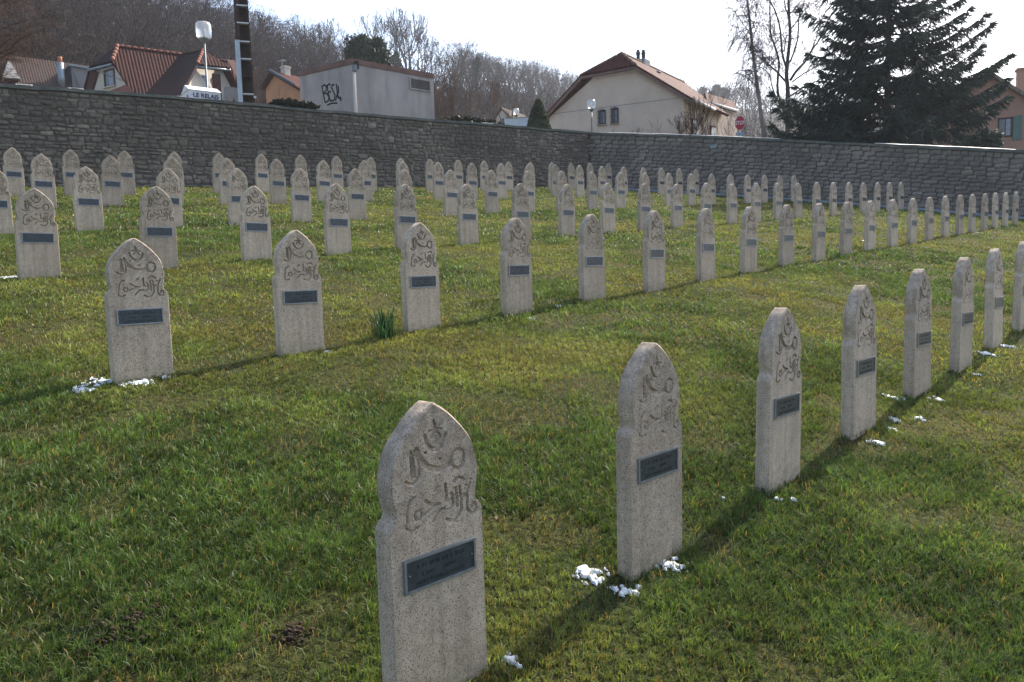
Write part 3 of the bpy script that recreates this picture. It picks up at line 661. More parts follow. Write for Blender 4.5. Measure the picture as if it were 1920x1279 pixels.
for row, pts in STONES.items():
    for i, (x, y, zt) in enumerate(pts):
        dist = math.hypot(x, y); hi = dist < 13
        body, ins = STONE_HI if hi else STONE_LO
        # keep every stone planted: the crown is where the photo shows it, the foot runs into the turf
        root = bpy.data.objects.new('gravestone', body); COL.objects.link(root)
        g = float(gz(x, y)); hgt = zt - g; k = min(max(hgt / SH, .86), 1.10)
        root.location = (x, y, zt - SH * k); root.scale = (1, 1, k)
        root.rotation_euler = (math.radians(srg.uniform(-.9, .9)), math.radians(srg.uniform(-.7, .7)), ROW + math.radians(srg.uniform(-1.0, 1.0) if i or row != 'A' else 0))
        parented('inscription', ins, root); pl = parented('name_plate', PLATE, root)
        if dist < 22: parented('rim', RIM, pl)
        if dist < 7.5:
            for sx in (-1, 1):
                r = parented('rivet', RIV, pl); r.location = (sx * (PW / 2 - .017), -ST / 2 - .006, PZ)
            parented('lettering', LETTER, pl); parented('worn_lettering', WORN, pl)
        lab = f'pale concrete gravestone, {ORD[i]} from the left in the {ROWN[row]}'
        if row == 'A' and i == 0: lab = 'nearest and largest gravestone, its foot cut off by the bottom of the photo'
        if row == 'A' and i == 1: lab = 'gravestone in the front row with snow lying on both sides of its foot'
        if row == 'B' and i == 0: lab = 'leftmost gravestone of the second row, snow along its foot'
        if row == 'B' and i == 2: lab = 'gravestone in the second row beside a tall green tuft of leaves'
        if row == 'D' and i == 0: lab = 'gravestone of the fourth row cut by the left edge of the photo'
        tag(root, lab, 'gravestone', 'gravestones in straight rows on the lawn')
        FOOT.append((x, y))
FOOT = np.array(FOOT)
# ------------------------------------------------------------------ grass
def vnoise(x, y, sc, seed):
    """cheap smooth value noise"""
    rg = np.random.default_rng(seed); T = rg.random((256, 256)); u, v = x * sc, y * sc
    i, j = np.floor(u).astype(int), np.floor(v).astype(int); fu, fv = u - i, v - j
    fu, fv = fu * fu * (3 - 2 * fu), fv * fv * (3 - 2 * fv); g = lambda a, b: T[a % 256, b % 256]
    return (g(i, j) * (1 - fu) + g(i + 1, j) * fu) * (1 - fv) + (g(i, j + 1) * (1 - fu) + g(i + 1, j + 1) * fu) * fv
# snow patches in the grass
SNOW = [(150, 736, 42, 'flat snow streak in front of the leftmost second row gravestone, farther left of two'), (190, 721, 42, 'snow at the left corner of the leftmost second row gravestone'),
        (258, 721, 42, 'snow under the face of the leftmost second row gravestone'), (318, 709, 16, 'small snow lump at the right corner of the leftmost second row gravestone'),
        (614, 659, 10, 'tiny snow lump right of the second gravestone in the second row'), (995, 597, 10, 'tiny snow bit under the fourth gravestone of the second row'),
        (1045, 575, 13, 'thin snow sliver between two second row gravestones'), (1105, 1076, 56, 'snow left of the second gravestone of the front row'),
        (1172, 1103, 46, 'thin grassy snow below the second gravestone of the front row'), (1262, 1058, 50, 'bright snow along the right foot of the second front row gravestone'),
        (1354, 936, 13, 'small snow lump in the shadow left of the third front row gravestone'), (1488, 938, 12, 'small snow lump right below the third front row gravestone'), (1455, 937, 16, 'thin snow below the third front row gravestone'),
        (1645, 831, 26, 'snow at the foot of the fourth front row gravestone'), (1674, 808, 14, 'bright snow lump right of the fourth front row gravestone'), (1678, 789, 22, 'snow above the bright lump by the fourth front row gravestone'),
        (1719, 788, 24, 'broken snow streak midway between fourth and fifth front row gravestones'), (1675, 750, 26, 'snow streak left of the fifth front row gravestone'), (1757, 753, 22, 'snow streak right of the fifth front row gravestone'),
        (1830, 702, 11, 'small round snow lump right of the sixth front row gravestone'), (1848, 665, 22, 'snow left of the seventh front row gravestone foot'), (1886, 651, 24, 'bright snow heap right of the seventh front row gravestone'),
        (20, 521, 26, 'snow at the left foot of the leftmost third row gravestone'), (1836, 437, 9, 'tiny snow lump among the far second row gravestones'), (958, 1240, 34, 'grey melting snow right of the nearest gravestone'), (1625, 453, 14, 'thin snow streak beyond the front row, near the far second row gravestones')]
SNOWP = []
for px, py, wpx, lab in SNOW:
    q = ghit(px, py); SNOWP.append((q.x, q.y, wpx / FPX * q.length * (.52 if wpx > 20 else .55), math.atan2(q.x, q.y)))
def snow_mask(x, y):
    m = np.zeros(len(x), bool)
    for sx, sy, w, an in SNOWP:
        dx, dy = x - sx, y - sy; u = dx * math.cos(an) - dy * math.sin(an); v = dx * math.sin(an) + dy * math.cos(an); m |= (u / w) ** 2 + (v / (w * .6)) ** 2 < .8
    return m
for k, ((px, py, wpx, lab), (sx, sy, w, an)) in enumerate(zip(SNOW, SNOWP)):
    n_ = 56; u, v = np.meshgrid(np.linspace(-1.3, 1.3, n_), np.linspace(-1.3, 1.3, n_)); A_, B_ = u * w, v * w
    X = sx + A_ * math.cos(an) + B_ * math.sin(an); Y = sy - A_ * math.sin(an) + B_ * math.cos(an)
    f1 = vnoise(X + k * 7.3, Y, 2.2 / w, 31); f2 = vnoise(X, Y + k * 3.1, 6.5 / w, 32); f3 = vnoise(X, Y, 70, 33); f4 = vnoise(X, Y, 28, 34)
    f = 1.05 - np.sqrt(u * u + (v * (1.95 if w > .05 else 1.5)) ** 2) - .34 + (f1 - .5) * 1.5 + (f2 - .5) * 1.1 + (f4 - .5) * 1.1 + (f3 - .5) * 1.5
    hgt = .009 + .006 * np.clip(f, 0, .6) / .6 * (.7 + .3 * f4)
    Z = lz(X, Y) + np.where(f > 0, hgt, .004); V = np.stack([X, Y, Z], -1).reshape(-1, 3); idx = np.arange(n_ * n_).reshape(n_, n_)
    Q = np.stack([idx[:-1, :-1], idx[1:, :-1], idx[1:, 1:], idx[:-1, 1:]], -1).reshape(-1, 4); Q = Q[(f.reshape(-1)[Q] > 0).any(1)]
    if not len(Q): continue
    me = mesh_np('snow_or_lit_edge', V, Q.astype(np.int32), M['snow'], True); bm = bmesh.new(); bm.from_mesh(me); bmesh.ops.delete(bm, geom=[q for q in bm.verts if not q.link_faces], context='VERTS')
    bmesh.ops.recalc_face_normals(bm, faces=bm.faces); bm.to_mesh(me); bm.free()
    tag(link('snow_or_lit_edge', me), lab, 'snow', 'snow remnants in the grass')
def grass_zone(r0, r1, dens, wid, hgt):
    A0, A1 = math.radians(90 - 46), math.radians(90 + 46)
    n = int(dens * (A1 - A0) / 2 * (r1 * r1 - r0 * r0))
    r = np.sqrt(RNG.random(n) * (r1 * r1 - r0 * r0) + r0 * r0); a = RNG.random(n) * (A1 - A0) + A0
    # clump: pull towards a jittered neighbour centre
    x, y = r * np.cos(a), r * np.sin(a)
    cl = .05 if r0 < 8 else .09
    ci = np.floor(np.stack([x, y], 1) / cl); h = np.sin(ci @ np.array([12.9898, 78.233])) * 43758.5453; h2 = np.sin(ci @ np.array([39.3468, 11.135])) * 24634.6345
    cxy = (ci + np.stack([h - np.floor(h), h2 - np.floor(h2)], 1)) * cl; pull = RNG.random(n) * .6
    x += (cxy[:, 0] - x) * pull; y += (cxy[:, 1] - y) * pull
    ok = (side(WL0, WC, x, y) > .05) & (side(WR0, WR1, x, y) > PATH_W + .02)
    patch = vnoise(x, y, .55, 1) * .6 + vnoise(x, y, 1.7, 2) * .4; fine = vnoise(x, y, 6, 3); bare = vnoise(x, y, 2.6, 9) * .6 + vnoise(x, y, 7, 10) * .4
    ok &= ~(snow_mask(x, y) & (RNG.random(n) < .30))
    ok &= RNG.random(n) < np.clip((bare - .27) * 5, .28, 1)
    x, y, patch, fine, bare, a0 = [q[ok] for q in (x, y, patch, fine, bare, h)]; n = len(x)
    clump = (a0 - np.floor(a0))
    H = hgt * (.45 + .55 * RNG.random(n)) * (.65 + .8 * fine * clump + .45 * (patch < .42)); Wd = wid * (.6 + .8 * RNG.random(n))
    # lean
    la = RNG.random(n) * 6.283 + 0; lm = (.25 + .95 * RNG.random(n)) * H
    lx, ly = np.cos(la) * lm + .25 * H * .7, np.sin(la) * lm + .1 * H
    fa = RNG.random(n) * 6.283; wx, wy = np.cos(fa) * Wd / 2, np.sin(fa) * Wd / 2
    z = lz(x, y)
    V = np.empty((n, 5, 3)); V[:, 0] = np.stack([x - wx, y - wy, z - .006], 1); V[:, 1] = np.stack([x + wx, y + wy, z - .006], 1)
    mx, my, mz = x + lx * .35, y + ly * .35, z + H * .62
    V[:, 2] = np.stack([mx + wx * .8, my + wy * .8, mz], 1); V[:, 3] = np.stack([mx - wx * .8, my - wy * .8, mz], 1)
    V[:, 4] = np.stack([x + lx, y + ly, z + H * (.75 + .25 * RNG.random(n))], 1)
    g1, g2, g3, g4 = np.array([.062, .110, .027]), np.array([.150, .182, .046]), np.array([.27, .215, .085]), np.array([.15, .095, .042])
    t = np.clip((patch - .34) * 3 + RNG.normal(0, .22, n), 0, 1)[:, None]; C = g1 * (1 - t) + g2 * t
    C *= ((.6 + .75 * clump) * (.62 + .75 * vnoise(x, y, 3.4, 14)))[:, None]
    brown = (np.clip((bare - .40) * -4, 0, 1) * .45)[:, None]; C = C * (1 - brown) + np.array([.095, .070, .032]) * brown
    dry = RNG.random(n) < .07 + .26 * np.clip((patch - .5) * 3, 0, 1) + .15 * (bare < .36)
    u = RNG.random((n, 1)); C = np.where(dry[:, None], g3 * u + g4 * (1 - u), C)
    return V, C
zones = [grass_zone(1.0, 3.2, 23000, .0030, .038), grass_zone(3.2, 6.5, 13000, .0038, .040), grass_zone(6.5, 12, 4000, .0066, .044), grass_zone(12, 20, 1000, .013, .050), grass_zone(20, 38, 260, .023, .055)]
V = np.concatenate([z[0] for z in zones]); C = np.concatenate([z[1] for z in zones]); n = len(V)
print('grass blades', n)
b = (np.arange(n) * 5)[:, None]
me = bpy.data.meshes.new('grass'); me.vertices.add(n * 5); me.vertices.foreach_set('co', V.reshape(-1).astype(np.float32))
loops = np.concatenate([b, b + 1, b + 2, b + 3, b + 3, b + 2, b + 4], 1).astype(np.int32)
me.loops.add(n * 7); me.loops.foreach_set('vertex_index', loops.ravel()); me.polygons.add(n * 2)
st = np.stack([np.arange(n) * 7, np.arange(n) * 7 + 4], 1).ravel().astype(np.int32); tt = np.tile(np.array([4, 3], np.int32), n)
me.polygons.foreach_set('loop_start', st); me.polygons.foreach_set('loop_total', tt)
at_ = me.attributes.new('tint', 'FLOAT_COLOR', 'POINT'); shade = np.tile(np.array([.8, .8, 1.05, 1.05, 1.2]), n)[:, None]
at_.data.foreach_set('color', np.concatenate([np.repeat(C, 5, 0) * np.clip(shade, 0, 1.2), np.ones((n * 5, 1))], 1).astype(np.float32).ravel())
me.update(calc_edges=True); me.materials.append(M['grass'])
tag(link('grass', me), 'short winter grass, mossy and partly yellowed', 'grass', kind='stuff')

# dead leaves scattered in the turf
n = 520; rr = np.sqrt(RNG.random(n)) * 17 + 1.2; aa = RNG.random(n) * math.radians(92) + math.radians(44); X, Y = rr * np.cos(aa), rr * np.sin(aa)
ok = (side(WL0, WC, X, Y) > .3) & (side(WR0, WR1, X, Y) > 1.5); X, Y = X[ok], Y[ok]; n = len(X); ln = .006 + .010 * RNG.random(n); an = RNG.random(n) * 6.28; Z = lz(X, Y) + .018 + .022 * RNG.random(n)
ux, uy = np.cos(an) * ln, np.sin(an) * ln; tz = RNG.normal(0, .35, n) * ln; sz = RNG.normal(0, .35, n) * ln
V = np.stack([np.stack([X - ux, Y - uy, Z - tz], 1), np.stack([X + uy * .55, Y - ux * .55, Z + sz], 1), np.stack([X + ux, Y + uy, Z + tz], 1), np.stack([X - uy * .5, Y + ux * .5, Z - sz * .4], 1)], 1).reshape(-1, 3)
tag(link('dead_leaves', mesh_np('dead_leaves', V, np.arange(n * 4).reshape(-1, 4).astype(np.int32), M['dead_leaf'])), 'brown dead leaves scattered in the grass', 'leaves', kind='stuff')
# crumbled earth thrown up near the bottom left corner
for k, (px, py, wpx, lab) in enumerate(((235, 1190, 120, 'larger patch of crumbled brown earth in the bottom left corner of the lawn'), (548, 1205, 46, 'small patch of crumbled brown earth, right of the larger one at the bottom left'))):
    q = ghit(px, py); w = wpx / FPX * q.length * .55; rg = random.Random(k + 3); bm = bmesh.new()
    for j in range(int(wpx * 2.6)):
        t_, u_ = rg.gauss(0, .48), rg.gauss(0, .48); X, Y = q.x + t_ * w, q.y + u_ * w; r_ = rg.uniform(.0025, .0035) if rg.random() < .6 else rg.uniform(.004, .009)
        bmesh.ops.create_icosphere(bm, subdivisions=2, radius=r_, matrix=Matrix.Translation((X, Y, float(lz(X, Y)) + rg.uniform(.0, .020) * (1 - min(1, math.hypot(t_, u_))) + .012)) @ Matrix.Rotation(rg.random() * 6, 4, 'X') @ Matrix.Diagonal((1.3, .9, .75, 1)))
    for v in bm.verts: v.co += Vector((mnoise.noise(v.co * 90), mnoise.noise(v.co * 90 + Vector((5, 0, 0))), mnoise.noise(v.co * 90 + Vector((0, 7, 0))))) * .005
    me = bpy.data.meshes.new('earth_patch'); bm.to_mesh(me); bm.free(); me.materials.append(M['earth']); me.polygons.foreach_set('use_smooth', np.ones(len(me.polygons), bool))
    tag(link('earth_patch', me), lab, 'soil', kind='stuff')

# tall tuft of bulb leaves beside the second row
p = ghit(722, 632); T = []
trg = random.Random(5); m = MB()
for i in range(70):
    a = trg.uniform(0, 6.28); r = trg.uniform(0, .10); b0 = p + Vector((math.cos(a) * r, math.sin(a) * r, 0)); b0.z = pz(b0) - .01
    h = trg.uniform(.13, .27); le = trg.uniform(.03, .11); aa = a + trg.uniform(-.6, .6); w = .006
    o = Vector((math.cos(aa), math.sin(aa), 0)); sd = Vector((-o.y, o.x, 0)) * w
    q1, q2 = b0 + o * le * .3 + Vector((0, 0, h * .6)), b0 + o * le + Vector((0, 0, h))
    m.poly([b0 - sd, b0 + sd, q1 + sd, q1 - sd]); m.poly([q1 - sd, q1 + sd, q2])
tag(m.build('leaf_tuft', M['tuft']), 'tall green tuft of narrow leaves left of a second row gravestone', 'plant')

# ------------------------------------------------------------------ village
def part(name, mb, mat, parent, smooth=False): return mb.build(name, mat, parent, smooth)
def down(p, z): return Vector((p.x, p.y, z))
def roof_slab(mb, poly, th=.14, udir=None):
    poly = [Vector(p) for p in poly]; n = Vector((0, 0, 0))
    for i in range(len(poly)): n += poly[i].cross(poly[(i + 1) % len(poly)])
    n.normalize()
    if n.z < 0: poly = poly[::-1]; n = -n
    low = [p - n * th for p in poly]
    mb.poly(poly, udir=udir); mb.poly(low[::-1], udir=udir)
    k = len(poly)
    for i in range(k): mb.poly([poly[i], low[i], low[(i + 1) % k], poly[(i + 1) % k]])
def ridge_line(mb, a, b, r=.12): 
    a, b = Vector(a), Vector(b); n = max(2, int((b - a).length / .33))
    for i in range(n):
        p, q = a.lerp(b, i / n), a.lerp(b, (i + .93) / n); mb.tube([p, q], [r, r * .82], 7)
def D2(ang): return Vector((math.cos(ang), math.sin(ang), 0))
def window(parent, p0, ang, rect, frame_mat, depth=.12, curtain=True, mull=1, sill=None, name='window'):
    """rect = pixel corners on the vertical wall through p0 with heading ang; outward normal is towards the camera"""
    n = Vector((math.sin(ang), -math.cos(ang), 0)); e = D2(ang)
    a, b = on_wall(*rect[0], p0, ang), on_wall(*rect[1], p0, ang)
    s0, s1 = sorted(((a - p0).dot(e), (b - p0).dot(e))); z0, z1 = sorted((a.z, b.z)); c = p0 + e * (s0 + s1) / 2; c.z = (z0 + z1) / 2
    w, h = s1 - s0, z1 - z0; ax = [e, n, Vector((0, 0, 1))]
    f = MB(); t = .07
    for dx, dz, sx, sz in ((0, h / 2 - t / 2, w, t), (0, -h / 2 + t / 2, w, t), (-w / 2 + t / 2, 0, t, h - 2 * t), (w / 2 - t / 2, 0, t, h - 2 * t)):
        f.box(c + e * dx + Vector((0, 0, dz)) + n * .02, (sx, .07, sz), axes=ax)
    for i in range(mull): f.box(c + e * (w * ((i + 1) / (mull + 1) - .5)) + n * .015, (.05, .05, h - 2 * t), axes=ax)
    fr = part(name, f, frame_mat, parent)
    g = MB(); g.box(c + n * .004, (w - 2 * t, .01, h - 2 * t), axes=ax); part('pane', g, M['glass'], fr)
    if curtain:
        g = MB(); g.box(c + n * .011 + e * w * .12, (w * .42, .006, h - 2.4 * t), axes=ax); part('curtain', g, M['curtain'], fr)
    if sill:
        g = MB(); g.box(c + n * .07 + Vector((0, 0, -h / 2 - .03)), (w + .16, .16, .06), axes=ax); part('sill', g, sill, fr)
    return fr, c, w, h, n, e

# --- half-hipped house with a cross gable (left)
A = at(221, 85, 45); e2 = math.radians(35); zr = A.z; Mj = at_z(341, 101, zr)
Mj = A + D2(e2) * (Mj - A).dot(D2(e2)); ga = math.radians(-28.4)
H0 = at_z(167, 125, 13.1); H1 = at_z(210, 114, 13.1); gd = (H1 - H0).normalized(); gang = math.atan2(gd.y, gd.x)
zb = 6.2
root = empty('half_hipped_house', down(H1, zb)); tag(root, 'white gabled house with steep brown half-hipped tile roof and cross gable, behind the left wall', 'house')
nrm_f = (Mj - A).cross(H1 - A).normalized()
VF = on_plane(250, 176, A, nrm_f); VF2 = A + (VF - A)
def ext(a, b, z): t = (z - a.z) / (b.z - a.z); return a + (b - a) * t
Gb = ext(H1, on_wall(247, 171, H0, gang), zb + 2.2)
roof = MB(); far = D2(e2) * 6.4
roof_slab(roof, [A, A + far, A + far + (Gb - H1) + (H1 - A), Gb, H1], .16, D2(e2))
back_n = Vector((-math.sin(e2), math.cos(e2), 0)); run = abs((Gb - A).dot(back_n))
B0 = on_wall(157, 163, H0, gang); 
roof_slab(roof, [A, H0, ext(H0, B0, zb + 2.2), ext(H0, B0, zb + 2.2) + far, A + far], .16, D2(e2))
rf = part('roof', roof, M['tile_brown'], root)
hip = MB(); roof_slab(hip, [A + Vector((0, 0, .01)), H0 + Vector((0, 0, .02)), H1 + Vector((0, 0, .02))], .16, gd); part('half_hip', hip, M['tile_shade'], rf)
rd = MB(); ridge_line(rd, A, H1, .11); ridge_line(rd, A, Mj, .08); part('ridge_tiles', rd, M['ridge'], rf, True)
wl = MB(); inset = D2(e2) * .30
gw = [p + inset for p in (H0 + gd * .12 + Vector((0, 0, -.2)), H1 - gd * .12 + Vector((0, 0, -.2)), Gb - gd * .25, ext(H0, B0, zb + 2.2) + gd * .25)]
gw[2:3] = [gw[2], down(gw[2], zb - 1)]; gw.insert(4, down(gw[-1], zb - 1)); gw = [gw[0], gw[1], gw[2], gw[3], gw[4], gw[5]]
wl.prism(gw[::-1], D2(e2) * 5.6); part('wall', wl, M['cream'], root)
p0 = gw[1]
fr, c, w, h, n, e = window(root, p0, gang, ((195, 133), (217, 160)), M['wood_dark'], curtain=True, mull=0, sill=M['cream'])
bb = MB(); ax = [gd, Vector((math.sin(gang), -math.cos(gang), 0)), Vector((0, 0, 1))]
eav = MB(); eav.tube([H0 + Vector((0, 0, -.22)) - D2(e2) * .05, H1 + Vector((0, 0, -.22)) - D2(e2) * .05], .08, 8); part('gutter', eav, M['zinc'], root)
q = MB(); q.prism([H0 + Vector((0, 0, -.2)), ext(H0, B0, zb + 2.2), ext(H0, B0, zb + 2.2) + gd * .42 + inset * .5, H0 + gd * .42 + Vector((0, 0, -.35)) + inset * .5], D2(e2) * .25); part('verge_board', q, M['wood_dark'], root)
# television aerial arm on the gable
a0 = on_wall(209, 144, p0, gang) - ax[1] * -.05; t = MB(); t.tube([a0, a0 + ax[1] * .45 - gd * .1 + Vector((0, 0, .12)), a0 + ax[1] * .5 - gd * .35 + Vector((0, 0, .22))], .025, 6); t.tube([on_wall(233, 152, p0, gang), on_wall(226, 148, p0, gang) + ax[1] * .3, on_wall(214, 145, p0, gang) + ax[1] * .45], .018, 6)
part('aerial_bracket', t, M['grey_metal'], root)
# low porch roof in front of the gable foot
k0 = at(196, 174, 40.5); k1 = at(236, 158.5, 41.5); k2 = at(252, 171, 39.5); pr = MB(); roof_slab(pr, [k0, k1, k2, at(225, 186, 38.5)], .15); part('porch_roof', pr, M['tile_brown'], root)
# cross gable
Cx = at_z(381, 93.5, zr - .05); cd = (Cx - Mj).normalized(); hz_ = zr - 1.35
K0, K1 = at_z(370, 119.5, hz_), at_z(432, 126, hz_); kd = (K1 - K0).normalized(); kang = math.atan2(kd.y, kd.x)
nl = (Cx - Mj).cross(K0 - Mj).normalized(); L0 = on_plane(338, 178, Cx, nl); LV = on_plane(252, 178, Cx, nl)
LB = L0 + (L0 - K0) * .15; 
roof2 = MB(); roof_slab(roof2, [Mj, Cx, K0, ext(K0, L0, zb + 1.6), on_plane(235, 196, Cx, nl)], .15, cd)
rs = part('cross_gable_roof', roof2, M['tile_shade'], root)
R1 = on_wall(456, 172, K1, kang); nr_ = (Cx - Mj).cross(K1 - Mj).normalized(); Rb = ext(K1, R1, zb + 1.6)
r3 = MB(); roof_slab(r3, [Mj, Cx, K1, Rb, Rb - cd * 6, Mj - cd * .2], .15, cd); roof_slab(r3, [Cx, K0, K1], .15, kd); part('hip_and_right_slope', r3, M['tile_brown'], rs)
rd = MB(); ridge_line(rd, Cx, K0, .10); part('ridge_tiles', rd, M['ridge'], rs, True)
g2 = MB(); ins2 = -cd * .45; pts = [K0 + kd * .15 + Vector((0, 0, -.2)), K1 - kd * .15 + Vector((0, 0, -.2)), Rb - kd * .35, down(Rb - kd * .35, zb - 1), down(ext(K0, L0, zb + 1.6) + kd * .35, zb - 1), ext(K0, L0, zb + 1.6) + kd * .35]
pts = [p + ins2 for p in pts]; g2.prism(pts[::-1], -cd * 5); part('gable_wall', g2, M['cream'], root)
window(root, pts[0], kang, ((375, 140), (391, 168)), M['white'], mull=0, name='window'); 
dm = MB(); a, b = on_wall(397, 138, pts[0], kang), on_wall(415, 175, pts[0], kang); dn = Vector((math.sin(kang), -math.cos(kang), 0))
dm.prism([down(a, a.z), down(b, a.z), down(b, zb), down(a, zb)], dn * .05); part('shutter_door', dm, M['wood_dark'], root)
gt = MB(); gt.tube([K0 + Vector((0, 0, -.18)), K1 + Vector((0, 0, -.18))], .07, 8); part('gutter', gt, M['zinc'], root)
rl = MB(); ra, rb_ = on_wall(416, 171, pts[0], kang) + dn * 1.0, on_wall(455, 174, pts[0], kang) + dn * 1.0
for i in range(13): p = ra.lerp(rb_, i / 12); rl.box(p - Vector((0, 0, .5)), (.09, .03, 1.0), kang)
rl.box((ra + rb_) / 2, ((rb_ - ra).length, .06, .06), kang); part('balcony_railing', rl, M['white_wall'], root)
# right wing behind the pole
w0, w1, w2, w3 = at(412, 111, 49), at(440, 113, 52), at(462, 150, 49), at(436, 150, 46)
r4 = MB(); roof_slab(r4, [w0, w1, at(470, 185, 50), at(440, 190, 45)], .15); part('rear_roof', r4, M['tile_brown'], root)

# --- old farmhouse far left
F0 = at(9, 101.5, 56); F1 = at_z(172, 122.5, F0.z); fd = (F1 - F0).normalized(); fn = Vector((fd.y, -fd.x, 0))
zb = F0.z - 8.5; root = empty('old_farmhouse', down(F0, zb)); tag(root, 'old farmhouse with long brown tile roof, metal flue and grey dormer, at the far left', 'house')
F1 = F1 + fd * 1.5; run = 5.2; drop = 4.6
r = MB(); lo = fn * run - Vector((0, 0, drop)); F0w = F0 - fd * .5
roof_slab(r, [F0w, F1, F1 + lo, F0w + lo], .15, fd); lo2 = -fn * run - Vector((0, 0, drop)); roof_slab(r, [F1, F0w, F0w + lo2, F1 + lo2], .15, fd)
rf = part('roof', r, M['tile_old'], root)
rd = MB(); ridge_line(rd, F0w, F1, .07); part('ridge_tiles', rd, M['tile_old'], rf)
w = MB(); g_ = [F0 - Vector((0, 0, .3)), F0 + fn * (run - .4) - Vector((0, 0, drop - .15)), down(F0 + fn * (run - .4), zb), down(F0 - fn * (run - .4), zb), F0 - fn * (run - .4) - Vector((0, 0, drop - .15))]
w.prism(g_, fd * (F1 - F0).length * .97); part('wall', w, M['white_wall'], root)
nf = fd.cross(lo).normalized()
def on_roof(px, py, lift=0): return on_plane(px, py, F0 + (nf if nf.z > 0 else -nf) * lift, nf)
c0 = on_roof(116, 158); fl = MB(); tz = at(110.5, 117, c0.length / ray(112, 140).length * 1.0); tz = Vector((c0.x, c0.y, tz.z))
fl.tube([c0 - Vector((0, 0, .5)), tz], .24, 12); part('flue', fl, M['zinc'], root, True)
po = MB(); po.lathe(tz, [(.17, 0), (.14, .3), (.16, .42)], 10); part('chimney_pot', po, M['terracotta'], root, True)
# dormer on the right
d0, d1 = on_roof(122, 130), on_roof(168, 138); dm = MB(); up = Vector((0, 0, .1))
roof_slab(dm, [d0 + up, d1 + up, d1 + up + fn * 2.1 - Vector((0, 0, .15)), d0 + up + fn * 2.1 - Vector((0, 0, .15))], .14); part('dormer_roof', dm, M['zinc'], root)
dw = MB(); q0, q1 = d0 + fd * .15, d1 - fd * .1; f0, f1 = q0 + fn * 1.9 - Vector((0, 0, .2)), q1 + fn * 1.9 - Vector((0, 0, .2))
dw.poly([q0, down(q0, q0.z - .02), on_roof(150, 168) * 1.0, f0]); part('dormer_cheek', dw, M['slate'], root)
dc = MB(); dc.prism([f0, f1, down(f1, f1.z - 1.5), down(f0, f0.z - 1.5)], -fn * .12); part('dormer_wall', dc, M['white_wall'], root)
# left dormer gable
s0, s1, s2 = on_roof(15, 113, .05), on_roof(36, 152, .05) + fn * .2, on_roof(3, 150, .05) + fn * .2
dg = MB(); dg.prism([s0 + fn * .6, s1 + fn * .6, s2 + fn * .6], -fn * 1.0); part('dormer_gable', dg, M['white_wall'], root)

# --- white clothes collection bin
a = at(355, 167, 28.5); ang = math.radians(37.5); e = D2(ang); n = Vector((math.sin(ang), -math.cos(ang), 0)); lf = -n
zg = vz(a.x, a.y) - .3; Lb, Db = 1.28, 1.05
b1 = at_z(414, 173.5, a.z); Lb = (b1 - a).dot(e)
root = empty('collection_bin', down(a, zg)); tag(root, 'white clothes collection bin with blue lettering, its top showing above the wall', 'collection bin')
z1 = a.z - .01
prof = lambda s: [a + e * s + lf * 0, a + e * s + lf * Db]
body = MB(); body.prism([down(a, zg), down(a + e * Lb, zg), down(a + e * Lb + lf * Db, zg), down(a + lf * Db, zg)], Vector((0, 0, z1 - zg))); part('body', body, M['white'], root)
top = MB(); o = .03; hp = .26
P = [a - e * o + n * o, a + e * (Lb + o) + n * o, a + e * (Lb + o) + lf * (Db + o), a - e * o + lf * (Db + o)]; P = [down(p, z1 + .004) for p in P]
r0, r1 = (P[0] + P[3]) / 2 + Vector((0, 0, hp)), (P[1] + P[2]) / 2 + Vector((0, 0, hp))
top.poly([P[0], P[1], r1, r0]); top.poly([P[2], P[3], r0, r1]); top.poly([P[3], P[0], r0]); top.poly([P[1], P[2], r1]); top.poly(P[::-1]); part('lid', top, M['white'], root)
def place_text(me, name, origin, ex, nn, parent, mat=None):
    V = np.empty(len(me.vertices) * 3, np.float32); me.vertices.foreach_get('co', V); V = V.reshape(-1, 3)
    ez = Vector((0, 0, 1)); W_ = np.array(origin)[None] + V[:, 0:1] * np.array(ex)[None] + V[:, 1:2] * np.array(ez)[None] + V[:, 2:3] * np.array(nn)[None]
    me.vertices.foreach_set('co', W_.ravel().astype(np.float32)); me.update(); return link(name, me, parent)
place_text(text_mesh('LE RELAIS', .225, M['blue_text'], .004, .006), 'lettering', down(a + e * Lb * .52, z1 - .19) + n * .006, e, n, root)
place_text(text_mesh('LE RELAIS', .17, M['blue_text'], .004, .005), 'lettering', down(a + lf * Db * .55, z1 - .22) - e * .006, -lf, -e, root)
ln = MB(); ln.box(down(a + e * .10, z1 - .19) + n * .004, (.09, .006, .015), ang); ln.box(down(a + e * (Lb - .08), z1 - .19) + n * .004, (.09, .006, .015), ang); part('rule_line', ln, M['blue_text'], root)

